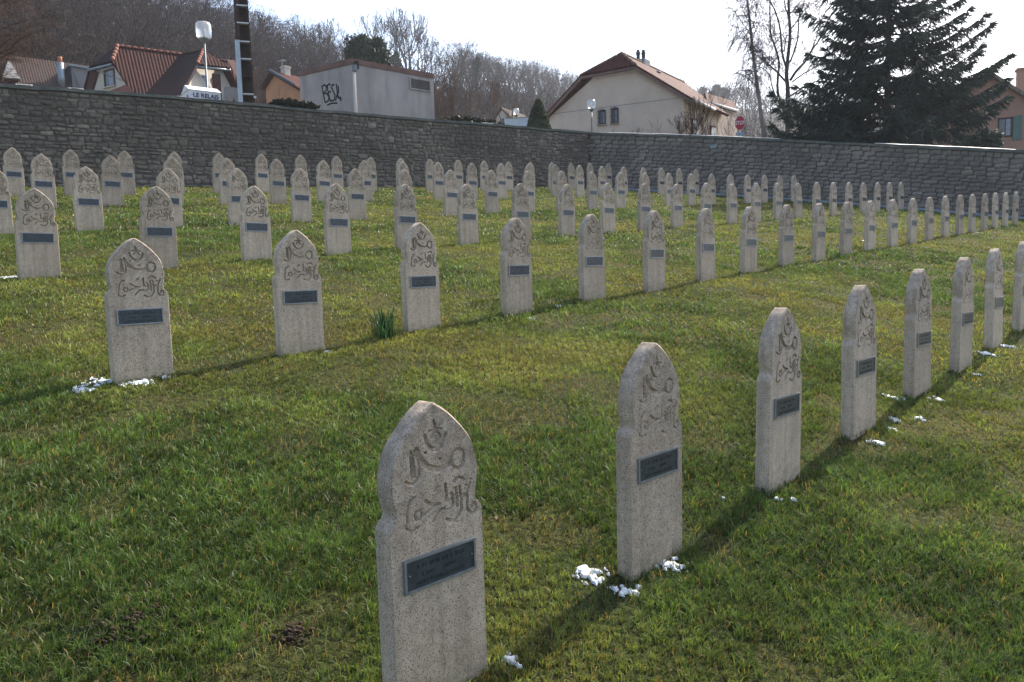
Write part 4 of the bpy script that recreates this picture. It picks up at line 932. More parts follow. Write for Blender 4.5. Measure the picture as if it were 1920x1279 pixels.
# --- street lamps
def lamp(px, ytop, ybot, dist, wpx, label, pole_bot=None, polemat='grey_metal'):
    t_, b_ = at(px, ytop, dist), at(px, ybot, dist); R = wpx / 2 / FPX * dist; Hh = t_.z - b_.z
    g = Vector((b_.x, b_.y, vz(b_.x, b_.y))); root = empty('street_lamp', g); tag(root, label, 'street lamp', 'frosted globe street lamps behind the walls')
    gl = MB(); c = .18 * R
    gl.lathe(b_, [(R * .55, 0), (R * .86, Hh * .03), (R * .98, Hh * .12), (R, Hh * .5), (R * .98, Hh * .86), (R * .86, Hh * .97), (R * .5, Hh)], 20); gp = part('globe', gl, M['lamp_globe'], root, True)
    bu = MB(); bu.lathe(b_ + Vector((0, 0, .02)), [(R * .16, 0), (R * .2, Hh * .2), (R * .2, Hh * .6), (R * .1, Hh * .68)], 10); part('lamp_bulb', bu, M['white'], gp, True)
    pl = MB(); pl.lathe(g, [(.07, -.3), (.07, 1.0), (.045, 1.1), (.04, b_.z - g.z - .12)], 10); part('pole', pl, M[polemat], root, True)
    co = MB(); co.lathe(b_ - Vector((0, 0, .14)), [(.05, 0), (R * .5, .06), (R * .62, .12), (R * .6, .145)], 14); part('collar', co, M['grey_metal'], root, True)
    return root
lamp(382.5, 43, 72.5, 30, 28, 'tall street lamp with boxy frosted globe above the white collection bin')
lamp(1109, 188, 204.5, 43, 15.5, 'small street lamp in front of the beige house gable')
lamp(968, 204, 215.5, 52, 10.5, 'farthest street lamp, only its globe showing by the small far house')

# --- lattice power pole
pa, pb = at(464, 190, 28.5), at(456, -60, 28.5)
base = Vector((pa.x, pa.y, vz(pa.x, pa.y))); hd = Vector((pb.x - pa.x, pb.y - pa.y, 0)); ztop = pb.z + 2.5
root = empty('power_pole', base); tag(root, 'brown steel ladder-like power pole with a grey cable duct', 'power pole')
ang = math.radians(18); e = D2(ang); fw = Vector((-math.sin(ang), math.cos(ang), 0))
def wid(z): return .235 - (z - pa.z) * .012
for s, fw_ in ((-1, .09), (1, .035)):
    f = MB(); a_, b_ = base - Vector((0, 0, .5)), down(base, ztop)
    z0_, z1_ = a_.z, b_.z
    f.prism([a_ + e * s * wid(z0_) - e * fw_ - fw * .11, a_ + e * s * wid(z0_) + e * fw_ - fw * .11, b_ + e * s * wid(z1_) + e * fw_ - fw * .11, b_ + e * s * wid(z1_) - e * fw_ - fw * .11], fw * .22); part('leg', f, M['rust'], root)
web = MB()
web.prism([base + e * -.22 + fw * .10, base + e * .22 + fw * .10, down(base, ztop) + e * .12 + fw * .10, down(base, ztop) - e * .12 + fw * .10], fw * .02); part('back_plate', web, M['rust'], root)
for y in (17.5, 49, 82.5, 114, 146, 178):
    z = at(460, y, 28.5).z; rg_ = MB(); rg_.box(down(base, z), (wid(z) * 2 + .02, .26, .045), ang); part('rung', rg_, M['rung'] if y not in (146,) else M['rust'], root)
du = MB(); zt = at(452, 82, 28.5).z; du.box(down(base, (zt + base.z) / 2) - e * (wid(pa.z) + .005) - fw * .17, (.17, .10, zt - base.z), ang); part('cable_duct', du, M['galv'], root)
cl = MB(); z = at(475, 183, 28.5).z; cl.box(down(base, z) + e * (wid(z) + .05) - fw * .12, (.09, .08, .07), ang); part('clamp', cl, M['rung'], root)

# --- orange house with a smoking chimney behind the pole
h0 = at(515, 138, 58); ang = math.radians(-38); e = D2(ang); zb = h0.z - 6
g1 = on_wall(562, 166, h0, ang); g0 = on_wall(498, 165, h0, ang)
root = empty('orange_house', down(h0, zb)); tag(root, 'small orange rendered house with smoking chimney beside the concrete building', 'house')
w = MB(); e2_ = Vector((-e.y, e.x, 0)) * 6; w.prism([h0, g0, down(g0, zb), down(g1, zb), g1], e2_); part('wall', w, M['ochre'], root)
r = MB(); nn = -Vector((-e.y, e.x, 0)) * .4; up = Vector((0, 0, .16))
roof_slab(r, [h0 + nn + up, g1 + nn + up + (g1 - h0) * .15, g1 + e2_ + up + (g1 - h0) * .15, h0 + e2_ + up], .2); roof_slab(r, [h0 + nn + up, h0 + e2_ + up, g0 + e2_ + up + (g0 - h0) * .2, g0 + nn + up + (g0 - h0) * .2], .2); rf = part('roof', r, M['tile_red'], root)
vb = MB(); vb.tube([h0 + nn * 1.1 + up, g1 + nn * 1.1 + up], .13, 6); part('verge_board', vb, M['slate'], root)
cc = at(536, 142, 58.8); ch = MB(); ch.box(cc - Vector((0, 0, .6)), (.55, .5, 2.4), ang); ch.box(cc + Vector((0, 0, .62)), (.66, .6, .12), ang); part('chimney', ch, M['cream'], rf)
cv = MB(); cv.box(cc + Vector((-.25, 0, 1.15)), (.55, .4, .05), ang + .3, [D2(ang), Vector((-e.y, e.x, 0)), Vector((0, 0, 1))]); cv.box(cc + Vector((-.25, 0, .9)), (.05, .05, .5), ang); part('chimney_cowl', cv, M['zinc'], rf)

# --- concrete transformer building with graffiti
K = at(660, 110, 31); zt = K.z; a1, a2 = math.radians(148), math.radians(41); l1, l2 = 3.15, 4.1
zb = vz(K.x, K.y) - .8; root = empty('transformer_building', down(K, zb)); tag(root, 'stained grey concrete transformer building with black graffiti and a louvred vent', 'building')
E1, E2 = D2(a1), D2(a2); q = [K, K + E2 * l2, K + E2 * l2 + E1 * l1, K + E1 * l1]
w = MB(); zw = zt - .20; w.prism([down(p, zb) for p in q], Vector((0, 0, zw - zb))); part('wall', w, M['trafo'], root)
c_ = (q[0] + q[2]) / 2; big = [down(c_ + (p - c_) * 1.025, zt - .215) for p in q]; f = MB(); f.prism(big, Vector((0, 0, .215))); part('roof', f, M['fascia'], root)
n2 = Vector((math.sin(a2), -math.cos(a2), 0)); n1 = Vector((math.sin(a1), -math.cos(a1), 0))
if n1.dot(K) > 0: n1 = -n1
v0, v1 = on_wall(768, 146, K, a2), on_wall(806, 172, K, a2); s0, s1 = (v0 - K).dot(E2), (v1 - K).dot(E2); hz0, hz1 = v1.z, v0.z
vf = MB(); vc = K + E2 * (s0 + s1) / 2; vc.z = (hz0 + hz1) / 2; W_, H_ = s1 - s0, hz1 - hz0; ax = [E2, n2, Vector((0, 0, 1))]
for dx, dz, sx, sz in ((0, H_ / 2, W_ + .08, .05), (0, -H_ / 2, W_ + .08, .05), (-W_ / 2, 0, .05, H_ - .05), (W_ / 2, 0, .05, H_ - .05)): vf.box(vc + E2 * dx + Vector((0, 0, dz)) + n2 * .02, (sx, .08, sz), axes=ax)
vent = part('vent', vf, M['trafo'], root); sl = MB()
for i in range(9):
    z = vc.z + H_ / 2 - .06 - i * (H_ - .1) / 8.6; b_ = vc.copy(); b_.z = z
    sl.prism([b_ - E2 * (W_ / 2 - .025) + n2 * .008 + Vector((0, 0, .012)), b_ + E2 * (W_ / 2 - .025) + n2 * .008 + Vector((0, 0, .012)), b_ + E2 * (W_ / 2 - .025) + n2 * .045 - Vector((0, 0, .012)), b_ - E2 * (W_ / 2 - .025) + n2 * .045 - Vector((0, 0, .012))], n2 * .008)
part('louvre_slats', sl, M['trafo'], vent)
bk = MB(); bk.box(vc + n2 * .004, (W_ - .05, .006, H_ - .05), axes=ax); part('vent_dark_sheet', bk, M['black'], vent)  # flat black sheet stands in for the shade behind the louvres
pp = MB(); d0 = on_wall(661, 136, K, a2) - E2 * .02; pp.tube([down(d0, d0.z) + n2 * .06 + E2 * .06, down(d0, zb) + n2 * .06 + E2 * .06], .075, 8); part('downpipe', pp, M['cream'], root)
hpz = MB(); hpz.box(down(d0, on_wall(661, 128, K, a2).z) + n2 * .09 + E2 * .08, (.16, .14, .24), a2); part('junction_box', hpz, M['grey_metal'], root)
dk = MB(); dk.box(down(d0, on_wall(661, 121, K, a2).z) + n2 * .04 + E2 * .2, (.2, .06, .30), a2); part('cable_entry', dk, M['black'], root)
c3 = lambda L: [(480 + x / 5.33, 60 + y / 5.33) for x, y in L]
GR = [c3(L) for L in ([(660, 540), (672, 610), (692, 705)], [(658, 548), (685, 528), (703, 545), (702, 585), (678, 612)], [(676, 612), (712, 618), (730, 655), (722, 690), (692, 706)],
      [(712, 530), (722, 610), (742, 690)], [(708, 540), (728, 522), (744, 530)], [(722, 604), (748, 596)], [(740, 690), (762, 684)],
      [(782, 530), (764, 528), (756, 556), (772, 592), (790, 632), (784, 676), (764, 692)], [(803, 522), (812, 600), (822, 664)], [(796, 690), (806, 640), (826, 600), (822, 540)], [(810, 612), (832, 660), (846, 668)],
      [(714, 730), (760, 712), (812, 712)], [(842, 650), (852, 672), (846, 690)])]
gr = MB()
for st in GR:
    pts = [on_wall(px, py, K, a1) for px, py in st]
    for p, q2 in zip(pts[:-1], pts[1:]):
        dd = (q2 - p).normalized(); sd = dd.cross(n1).normalized() * .036
        gr.prism([p - sd - dd * .015 + n1 * .003, p + sd - dd * .015 + n1 * .003, q2 + sd + dd * .015 + n1 * .003, q2 - sd + dd * .015 + n1 * .003], n1 * .002)
part('graffiti', gr, M['black'], root)

# --- small far house and pale blue shelter
h0 = at(941, 201, 95); ang = math.radians(-30); e = D2(ang); back = Vector((-e.y, e.x, 0)); zb = h0.z - 5
g0, g1 = on_wall(925, 224, h0, ang), on_wall(966, 226, h0, ang)
root = empty('small_house', down(h0, zb)); tag(root, 'small far house with a dark brown roof above the end of the left wall', 'house')
w = MB(); w.prism([h0 - Vector((0, 0, .2)), g0, down(g0, zb), down(g1, zb), g1], back * 8); part('wall', w, M['cream'], root)
r = MB(); rdir = at_z(1004, 206.5, h0.z) - h0; rdir = back * max(6, rdir.length)
roof_slab(r, [h0 - back * .3, g1 - back * .3 + (g1 - h0) * .2, g1 + rdir + (g1 - h0) * .2, h0 + rdir], .2, back); roof_slab(r, [h0 - back * .3, h0 + rdir, g0 + rdir + (g0 - h0) * .15, g0 - back * .3 + (g0 - h0) * .15], .2, back); part('roof', r, M['tile_old'], root)
window(root, h0, ang, ((938, 223), (947, 233)), M['wood_dark'], curtain=False, mull=0)
s0, s1 = at(947, 222, 44), at(998, 218, 42); zb = vz(s0.x, s0.y); root = empty('shelter', down(s0, zb)); tag(root, 'pale blue translucent shelter roof with a white edge, beside the conical evergreen', 'shelter')
sd = (s1 - s0); sd.z = 0; sd.normalize(); sb = Vector((-sd.y, sd.x, 0))
r = MB(); r.prism([s0, s1, s1 + sb * .9 - Vector((0, 0, .75)), s0 + sb * .9 - Vector((0, 0, .45))], -sb * .04); part('panel', r, M['pale_blue'], root)
r = MB(); r.prism([s1 + sd * .01, s1 + sd * .09, s1 + sd * .09 - Vector((0, 0, 1.3)), s1 + sd * .01 - Vector((0, 0, 1.3))], -sb * .08); r.box(down(s1, (s1.z + zb) / 2) + sd * .05, (.07, .07, s1.z - zb)); r.box(down(s0, (s0.z + zb) / 2), (.07, .07, s0.z - zb)); part('edge_frame', r, M['white'], root)
r = MB(); r.prism([s0 - Vector((0, 0, .06)), s1 - Vector((0, 0, .06)), s1 - Vector((0, 0, 1.2)), s0 - Vector((0, 0, .85))], sb * .02); part('side_sheet', r, M['pale_blue'], root)

# --- beige house with half hip
p0 = at(1272, 184, 45); ga = math.radians(-27); e = D2(ang := ga); n = Vector((math.sin(ga), -math.cos(ga), 0)); r2 = math.radians(54)
e2 = D2(r2); Wp = lambda x, y: on_wall(x, y, p0, ga)
zb = p0.z - 6.0; TL, HL, HR, TR = Wp(1026, 216), Wp(1093, 142), Wp(1195, 123.5), Wp(1287, 178)
root = empty('beige_house', down(p0, zb)); tag(root, 'large beige rendered house with red half-hipped roof and barred windows', 'house')
wl = MB(); i_ = -n * .0
gw = [HL + Vector((0, 0, -.15)), TL + e * .15 - Vector((0, 0, .1)), down(TL + e * .15, zb), down(TR - e * .15, zb), TR - e * .15 - Vector((0, 0, .12)), HR + Vector((0, 0, -.15))]
wl.prism(gw, e2 * 9.6); part('wall', wl, M['beige'], root)
Ap = at(1165, 99, 46.6); Rl = 9.9; ov = n * .35 
TLo, TRo = TL + (TL - HL).normalized() * .1, TR + (TR - HR).normalized() * .55
r = MB(); roof_slab(r, [Ap, HR + ov, TRo + ov, TRo + e2 * 6.0, Ap + e2 * Rl], .16, e2)
roof_slab(r, [Ap, Ap + e2 * Rl, TLo + e2 * Rl, TLo + ov, HL + ov], .16, e2); rf = part('roof', r, M['tile_red'], root)
hp = MB(); roof_slab(hp, [Ap + Vector((0, 0, .012)), HL + ov + Vector((0, 0, .02)) - e * .1, HR + ov + Vector((0, 0, .02)) + e * .05], .17, e); part('half_hip', hp, M['tile_red'], rf)
rd = MB(); ridge_line(rd, Ap, HR + ov, .10); ridge_line(rd, Ap, Ap + e2 * Rl, .10); ridge_line(rd, Ap, HL + ov, .07); part('ridge_tiles', rd, M['fascia'], rf, True)
for a_, b_ in ((HL + ov, TLo + ov), (HR + ov, TRo + ov)):
    vb = MB(); vb.prism([a_ - Vector((0, 0, .14)), b_ - Vector((0, 0, .14)), b_ - Vector((0, 0, .36)), a_ - Vector((0, 0, .36))], n * .03); part('verge_board', vb, M['fascia'], root)
gu = MB(); gu.tube([HL + ov - Vector((0, 0, .22)), HR + ov - Vector((0, 0, .22))], .09, 8); part('gutter', gu, M['fascia'], root)
g2_ = MB(); g2_.tube([TRo + ov * .6 - Vector((0, 0, .05)), TRo + e2 * 3.4 - Vector((0, 0, .05))], .09, 8); part('gutter', g2_, M['white'], root)
sc_ = MB(); a_, b_ = Wp(1030, 215), Wp(1274, 184); sc_.prism([a_ + n * .002, b_ + n * .002, b_ + n * .002 + Vector((0, 0, .03)), a_ + n * .002 + Vector((0, 0, .03))], n * .012); part('string_course', sc_, M['grey_metal'], root)
# twin flue chimney on the ridge slope
cb = at(1206, 116, 49.5); ch = MB(); ch.box(cb - Vector((0, 0, .9)), (.85, .6, 2.0), r2); part('chimney', ch, M['grey_metal'], rf)
for px in (1196.5, 1206.5):
    q0 = at(px, 106, 49.5); po = MB(); po.lathe(q0, [(.13, -.35), (.12, .05), (.16, .2), (.11, .34), (.11, .42)], 10); part('chimney_pot', po, M['slate'], rf, True)
sk = MB(); q0 = on_plane(1234, 136, Ap, (e2.cross(HR + ov - Ap)).normalized()); sk.box(q0 + Vector((0, 0, .03)), (.5, .35, .06), r2); part('roof_light', sk, M['white'], rf)
for rect in (((1122, 209), (1136, 233)), ((1146, 205), (1160, 231))):
    fr, c, w_, h_, nn, ee = window(root, p0, ga, rect, M['iron'], curtain=True, mull=1, sill=M['beige'])
    arch = MB(); prev = None; pts = []
    for i in range(9):
        t = i / 8 * 2 - 1; pts.append(c + ee * t * w_ / 2 + Vector((0, 0, h_ / 2 + .09 * (1 - t * t))))
    arch.prism(pts + [c + ee * w_ / 2 + Vector((0, 0, h_ / 2 - .01)), c - ee * w_ / 2 + Vector((0, 0, h_ / 2 - .01))], nn * .03); part('arched_head', arch, M['iron'], fr)
    gr_ = MB()
    for i in range(6): t = i / 5 - .5; gr_.tube([c + ee * t * w_ * 1.05 + nn * .2 - Vector((0, 0, h_ / 2 + .05)), c + ee * t * w_ * 1.05 + nn * .2 + Vector((0, 0, h_ / 2 + .12 - .3 * t * t))], .011, 5)
    for dz in (-h_ / 2, 0, h_ / 2): gr_.tube([c - ee * w_ * .55 + Vector((0, 0, dz)), c - ee * w_ * .55 + nn * .2 + Vector((0, 0, dz)), c + ee * w_ * .55 + nn * .2 + Vector((0, 0, dz)), c + ee * w_ * .55 + Vector((0, 0, dz))], .012, 5)
    part('iron_grille', gr_, M['iron'], fr)
# right side wall features and the lower wing
rw = TR - e * .15; na = r2; sdn = Vector((math.sin(r2), -math.cos(r2), 0))
for s, wd in ((1.6, .9), (4.6, .9)):
    c = rw + e2 * s; c.z = p0.z - 1.9; f = MB(); f.box(c + sdn * .03, (wd, .08, 1.7), r2); fr = part('window', f, M['wood_dark'], root); g = MB(); g.box(c + sdn * .08, (wd - .15, .02, 1.5), r2); part('pane', g, M['glass'], fr)
x0, x1, x2, x3 = at(1327, 192, 50), at(1383, 207.5, 52), at(1345, 178, 54), at(1322, 174, 52)
x2 = x3 + (x1 - x0)
wing = MB(); roof_slab(wing, [x0, x1, x2, x3], .15, (x1 - x0).normalized()); wr = part('wing_roof', wing, M['tile_red'], root)
ww = MB(); wd_ = (x1 - x0); y0, y1 = x0 + (x3 - x0) * .2, x1 + (x3 - x0) * .2; ww.prism([down(y0, x0.z - .1), down(y1, x1.z - .1), down(y1, zb), down(y0, zb)], (Vector((x3.x - x0.x, x3.y - x0.y, 0))) * .9); part('wing_wall', ww, M['beige'], root)
gg = MB(); gg.tube([x0, x1], .08, 8); part('gutter', gg, M['white'], root)
sh = MB(); c_ = Wp(1031, 225); sh.box(c_ - e * .55 - Vector((0, 0, .3)), (.5, .12, .9), ga); part('side_shutter', sh, M['wood_dark'], root)

# --- salmon house at the right edge
p0 = at(1900, 190, 40); ga = math.radians(-24); e = D2(ga); n = Vector((math.sin(ga), -math.cos(ga), 0)); bk_ = -n
Wp = lambda x, y: on_wall(x, y, p0, ga); zb = p0.z - 4.5
root = empty('salmon_house', down(p0, zb)); tag(root, 'salmon coloured house with green shutter half hidden by the spruce at the right edge', 'house')
ap, rt, lt = Wp(1856, 142), Wp(1990, 228), Wp(1760, 192)
w = MB(); w.prism([ap, lt, down(lt, zb), down(rt, zb), rt], bk_ * 8); part('wall', w, M['pink'], root)
r = MB(); up = Vector((0, 0, .16)); o_ = n * .4; roof_slab(r, [ap + up + o_, rt + up + o_, rt + up + bk_ * 8, ap + up + bk_ * 8], .16, bk_); roof_slab(r, [ap + up + o_, ap + up + bk_ * 8, lt + up + bk_ * 8, lt + up + o_], .16, bk_); rf = part('roof', r, M['tile_grey'], root)
ch = MB(); c = at(1921, 168, 44); ch.box(c, (.8, .6, 2.2), ga); ch.box(c + Vector((0, 0, 1.15)), (.95, .75, .12), ga); part('chimney', ch, M['pink'], rf)
fr, c, w_, h_, nn, ee = window(root, p0, ga, ((1871, 222), (1898, 256)), M['wood_dark'], curtain=True, mull=1)
s = MB(); a_, b_ = Wp(1900, 218), Wp(1915, 262); zc = (a_.z + b_.z) / 2; ww_ = (b_ - a_).dot(ee); hh_ = abs(a_.z - b_.z); cc = (a_ + b_) / 2
s.box(cc + nn * .05, (ww_, .05, hh_), axes=[ee, nn, Vector((0, 0, 1))])
for i in range(4): s.box(cc + nn * .085 + Vector((0, 0, hh_ * (i / 3 - .5) * .8)), (ww_ * .9, .02, .06), axes=[ee, nn, Vector((0, 0, 1))])
part('shutter', s, M['green_shutter'], root)

# --- stop sign
c = at(1387.5, 231, 31.5); z0 = vz(c.x, c.y); root = empty('stop_sign', down(c, z0)); tag(root, 'red octagonal stop sign on a post above the right wall', 'road sign')
ang = math.atan2(c.x, c.y); ex = Vector((math.cos(ang), -math.sin(ang), 0)); nn = Vector((-math.sin(ang), -math.cos(ang), 0)); R = 14.5 / FPX * 31.5
def octo(Rr, off): return [c + ex * Rr * math.cos(math.pi / 8 + k * math.pi / 4) * .68 + Vector((0, 0, Rr * math.sin(math.pi / 8 + k * math.pi / 4))) + nn * off for k in range(8)]
f = MB(); f.prism(octo(R, 0), nn * .02); pl = part('plate', f, M['sign_white'], root); f = MB(); f.prism(octo(R * .93, .021), nn * .004); part('red_face', f, M['red'], pl)
place_text(text_mesh('STOP', .225, M['sign_white'], .002, .006), 'lettering', c + nn * .030, ex * .68, nn, root)
po = MB(); po.tube([down(c, z0 - .3) - nn * .04, c + Vector((0, 0, R * .8)) - nn * .04], .035, 8); part('post', po, M['galv'], root, True)
bl = MB(); bl.box(c - Vector((0, 0, R + .12)) + nn * .01, (.34, .02, .13), -ang); part('supplementary_plate', bl, M['enamel'], root)
# ------------------------------------------------------------------ trees
def rot_about(v, ax, a): return Matrix.Rotation(a, 3, ax) @ v
def grow(segs, p, d, L, r, depth, rg, spread=.55, up=.12, kids=(2, 3), ratio=.72, nseg=3, wob=.16, minr=.006, droop=0.0):
    q = p.copy(); dd = d.copy(); r1 = max(r * .68, minr)
    for i in range(nseg):
        dd = (dd + Vector((rg.gauss(0, wob), rg.gauss(0, wob), rg.gauss(0, wob * .6) + up * .5 - droop))).normalized()
        n = q + dd * (L / nseg); ra, rb = r + (r1 - r) * i / nseg, r + (r1 - r) * (i + 1) / nseg
        segs.append((*q, *n, ra, rb, depth)); q = n
        if depth > 0 and i < nseg - 1 and rg.random() < .75:
            ax = dd.orthogonal().normalized(); ax = rot_about(ax, dd, rg.uniform(0, 6.28)); kd = rot_about(dd, ax, spread * rg.uniform(.7, 1.4))
            grow(segs, q, (kd + Vector((0, 0, up))).normalized(), L * ratio * rg.uniform(.55, .95), rb * .55, depth - 1, rg, spread, up, kids, ratio, nseg, wob, minr, droop)
    if depth > 0:
        for k in range(rg.randint(*kids)):
            ax = dd.orthogonal().normalized(); ax = rot_about(ax, dd, rg.uniform(0, 6.28)); kd = rot_about(dd, ax, spread * rg.uniform(.4, 1.1))
            grow(segs, q, (kd + Vector((0, 0, up))).normalized(), L * ratio * rg.uniform(.8, 1.1), r1 * .8, depth - 1, rg, spread, up, kids, ratio, nseg, wob, minr, droop)
def seg_meshes(segs, name, tm, cm, split, nt=6, nc=3):
    a = np.array([s[:8] for s in segs if s[8] >= split]); b = np.array([s[:8] for s in segs if s[8] < split])
    return mesh_np(name + '_trunk', *tube_mesh(a, nt), tm, nt > 3), mesh_np(name + '_crown', *tube_mesh(b, nc), cm)
# far winter trees: unit height ~ 1, three kinds of which every tree on the skyline is a copy
FAR = []
for k in range(6):
    rg = random.Random(40 + k); segs = []; h = .30 if k % 2 else .38
    grow(segs, Vector((0, 0, -.06)), Vector((rg.uniform(-.06, .06), rg.uniform(-.06, .06), 1)).normalized(), h, .013, 5, rg, .50 if k % 2 else .62, .10, (2, 3), .68, 2, .12, .0014)
    zmax = max(s[5] for s in segs); segs = [tuple(v / zmax for v in s[:8]) + (s[8],) for s in segs]; FAR.append(segs)
print('far tree segs', [len(s) for s in FAR])
FARM = [seg_meshes(s, 'winter_tree', M['twig_far'], M['twig_far'], 4, 5, 3) for s in FAR]
trg = random.Random(77)
def far_tree(px, t, hh, k, label=None, base=None):
    p = terr(px, t) if base is None else base
    r = empty('winter_tree', p, trg.uniform(0, 6.28)); r.scale = (hh * trg.uniform(.85, 1.15), hh * trg.uniform(.85, 1.15), hh)
    for nm, me in (('trunk', FARM[k][0]), ('crown', FARM[k][1])):
        o = bpy.data.objects.new(nm, me); COL.objects.link(o); o.parent = r
    tag(r, label or 'bare tree on the wooded skyline', 'tree', 'bare trees standing on the skyline'); return r
def sky_tree(px, ytop, hh, k, dt=0.0, lab=None):
    """a tree whose top reaches the photo's skyline at that azimuth"""
    t = 1.0 + dt; p = terr(px, t); rr = math.hypot(p.x, p.y); _, _, s = dirh(px, ytop); h = rr * s - p.z
    return far_tree(px, t, max(h, hh), k, lab)
GROUPS = [([(654, 42), (672, 34), (690, 26), (704, 22), (718, 18), (733, 22), (745, 16), (757, 26), (768, 30), (781, 32), (792, 36), (803, 42), (812, 52), (826, 66)], 'bare tree of the tall skyline grove above the dark evergreen and concrete building'),
          ([(478, 14), (496, 18), (512, 26), (528, 34), (548, 40), (566, 37), (584, 40), (602, 38), (618, 48), (634, 56)], 'bare skyline tree between the power pole and the tall grove'),
          ([(842, 72), (856, 66), (872, 78), (888, 90)], 'bare skyline tree just right of the tall grove'),
          ([(905, 98), (920, 96), (936, 99), (952, 104), (968, 106), (985, 110), (1002, 112), (1018, 118), (1034, 124), (1052, 132), (1070, 136), (1088, 140)], 'bare skyline tree on the ridge left of the beige house'),
          ([(60, -30), (130, -20), (200, -10), (250, -8), (300, -4), (340, -6), (372, -2), (398, 0), (416, 4), (434, 6)], 'bare tree high on the slope left of the power pole, cut by the top edge')]
kk = 0
for pts, lab in GROUPS:
    for px, yt in pts:
        sky_tree(px, yt, 9, kk % 6, trg.uniform(-.06, .04), lab); kk += 1
# the wood below the skyline reads as one mass
VV, FF, off = [], [], 0
def thin(segs, keep, fat): 
    a = np.array([s[:8] for s in segs]); d = np.array([s[8] for s in segs]); m = (d >= 2) | (RNG.random(len(a)) < keep); a = a[m].copy(); a[:, 6:8] *= fat; return a
BASES = [thin(s, .5, 1.25) for s in FAR]
for i in range(2300):
    px = trg.uniform(-500, 0) if i < 80 else trg.uniform(1150, 2100) if i < 800 else trg.uniform(-80, 1150); t = trg.random() ** .9 * .985
    p = terr(px, t); h = trg.uniform(8.5, 13.5)
    if 635 < px < 845 and t > .62: continue
    if math.hypot(p.x, p.y) > 300: h *= 1.35 if t < .6 else .95
    a = trg.uniform(0, 6.28); c_, s_ = math.cos(a), math.sin(a); S = BASES[trg.randrange(6)]; w = h * trg.uniform(1.05, 1.7)
    for v in range(2):
        q = S[:, v * 3:v * 3 + 3]
        out = np.stack([(q[:, 0] * c_ - q[:, 1] * s_) * w, (q[:, 0] * s_ + q[:, 1] * c_) * w, q[:, 2] * h], 1) + np.array(p)
        if v == 0: P0_ = out
        else: P1_ = out
    far_k = min(max(math.hypot(p.x, p.y) / 170, .8), 3.0)
    V_, F_ = tube_mesh(np.concatenate([P0_, P1_, S[:, 6:8] * h * far_k ** .5], 1), 2); VV.append(V_); FF.append(F_ + off); off += len(V_)
me = mesh_np('woodland', np.concatenate(VV), np.concatenate(FF), M['twig_far'])
tag(link('woodland', me), 'dense brown leafless wood covering the hillside', 'woodland', kind='stuff'); del VV, FF

# leaf-clump evergreens
def leaf_cloud(n, sampler, size, aspect=1.6, seed=1, droop=0):
    rg = np.random.default_rng(seed); P = sampler(rg, n); n = len(P)
    d = rg.normal(0, 1, (n, 3)); d[:, 2] -= droop; d /= np.linalg.norm(d, axis=1, keepdims=True); h = rg.normal(0, 1, (n, 3)); s = np.cross(d, h); s /= np.linalg.norm(s, axis=1, keepdims=True)
    L = size * (.6 + .8 * rg.random((n, 1))); a = d * L * aspect / 2; b = s * L / 2
    V = np.stack([P - a, P + b * .8, P + a, P - b * .8], 1).reshape(-1, 3); F = np.arange(n * 4).reshape(-1, 4).astype(np.int32); return V, F
def clumped(c, R, nclump, rc, seed, cone=0):
    def f(rg, n):
        d = rg.normal(0, 1, (nclump, 3)); d /= np.linalg.norm(d, axis=1, keepdims=True); rad = rg.random((nclump, 1)) ** .4
        C = d * rad * np.array(R); 
        k = rg.integers(0, nclump, n); q = rg.normal(0, 1, (n, 3)); q /= np.linalg.norm(q, axis=1, keepdims=True); q *= rg.random((n, 1)) ** .45 * rc * (.6 + .7 * rg.random(nclump)[k][:, None])
        return C[k] + q + np.array(c)
    return f
def evergreen(name, px, ytop, ybot, wpx, dist, mat, label, n=9000, nclump=90, cat='tree', size=.22):
    t, b = at(px, ytop, dist), at(px, ybot, dist); R = wpx / 2 / FPX * dist; hz2 = (t.z - b.z) / 2; z0 = vz(t.x, t.y)
    root = empty(name, Vector((t.x, t.y, z0))); tag(root, label, cat)
    V, F = leaf_cloud(n, clumped((t.x, t.y, b.z + hz2), (R * .82, R * .82, hz2 * .86), nclump, R * .24, 3), size, 1.6, int(px))
    link('crown', mesh_np('crown', V, F, mat), root)
    tr = MB(); tr.lathe(Vector((t.x, t.y, z0)), [(R * .12, -.4), (R * .09, (b.z - z0) * .6), (R * .05, b.z + hz2 * 1.2 - z0)], 8); part('trunk', tr, M['bark'], root, True); return root
evergreen('evergreen_tree', 687, 62, 150, 96, 70, M['pine'], 'round dark evergreen tree rising behind the concrete building', 11000, 80)
evergreen('evergreen_tree', 893, 103, 150, 17, 180, M['pine'], 'narrow dark evergreen among the bare trees right of the grove', 2500, 30, size=.5)
evergreen('evergreen_tree', 738, 92, 140, 26, 150, M['pine'], 'thin ivy-dark evergreen beside the round evergreen', 2500, 30, size=.45)
for px, yt, w_, lab in ((1350, 152, 40, 'dark round evergreen on the far ridge right of the beige house'), (1316, 160, 22, 'small dark conifer on the far ridge by the beige roof')):
    evergreen('evergreen_tree', px, yt, 215, w_, 400, M['pine'], lab, 4000, 40, size=1.3)
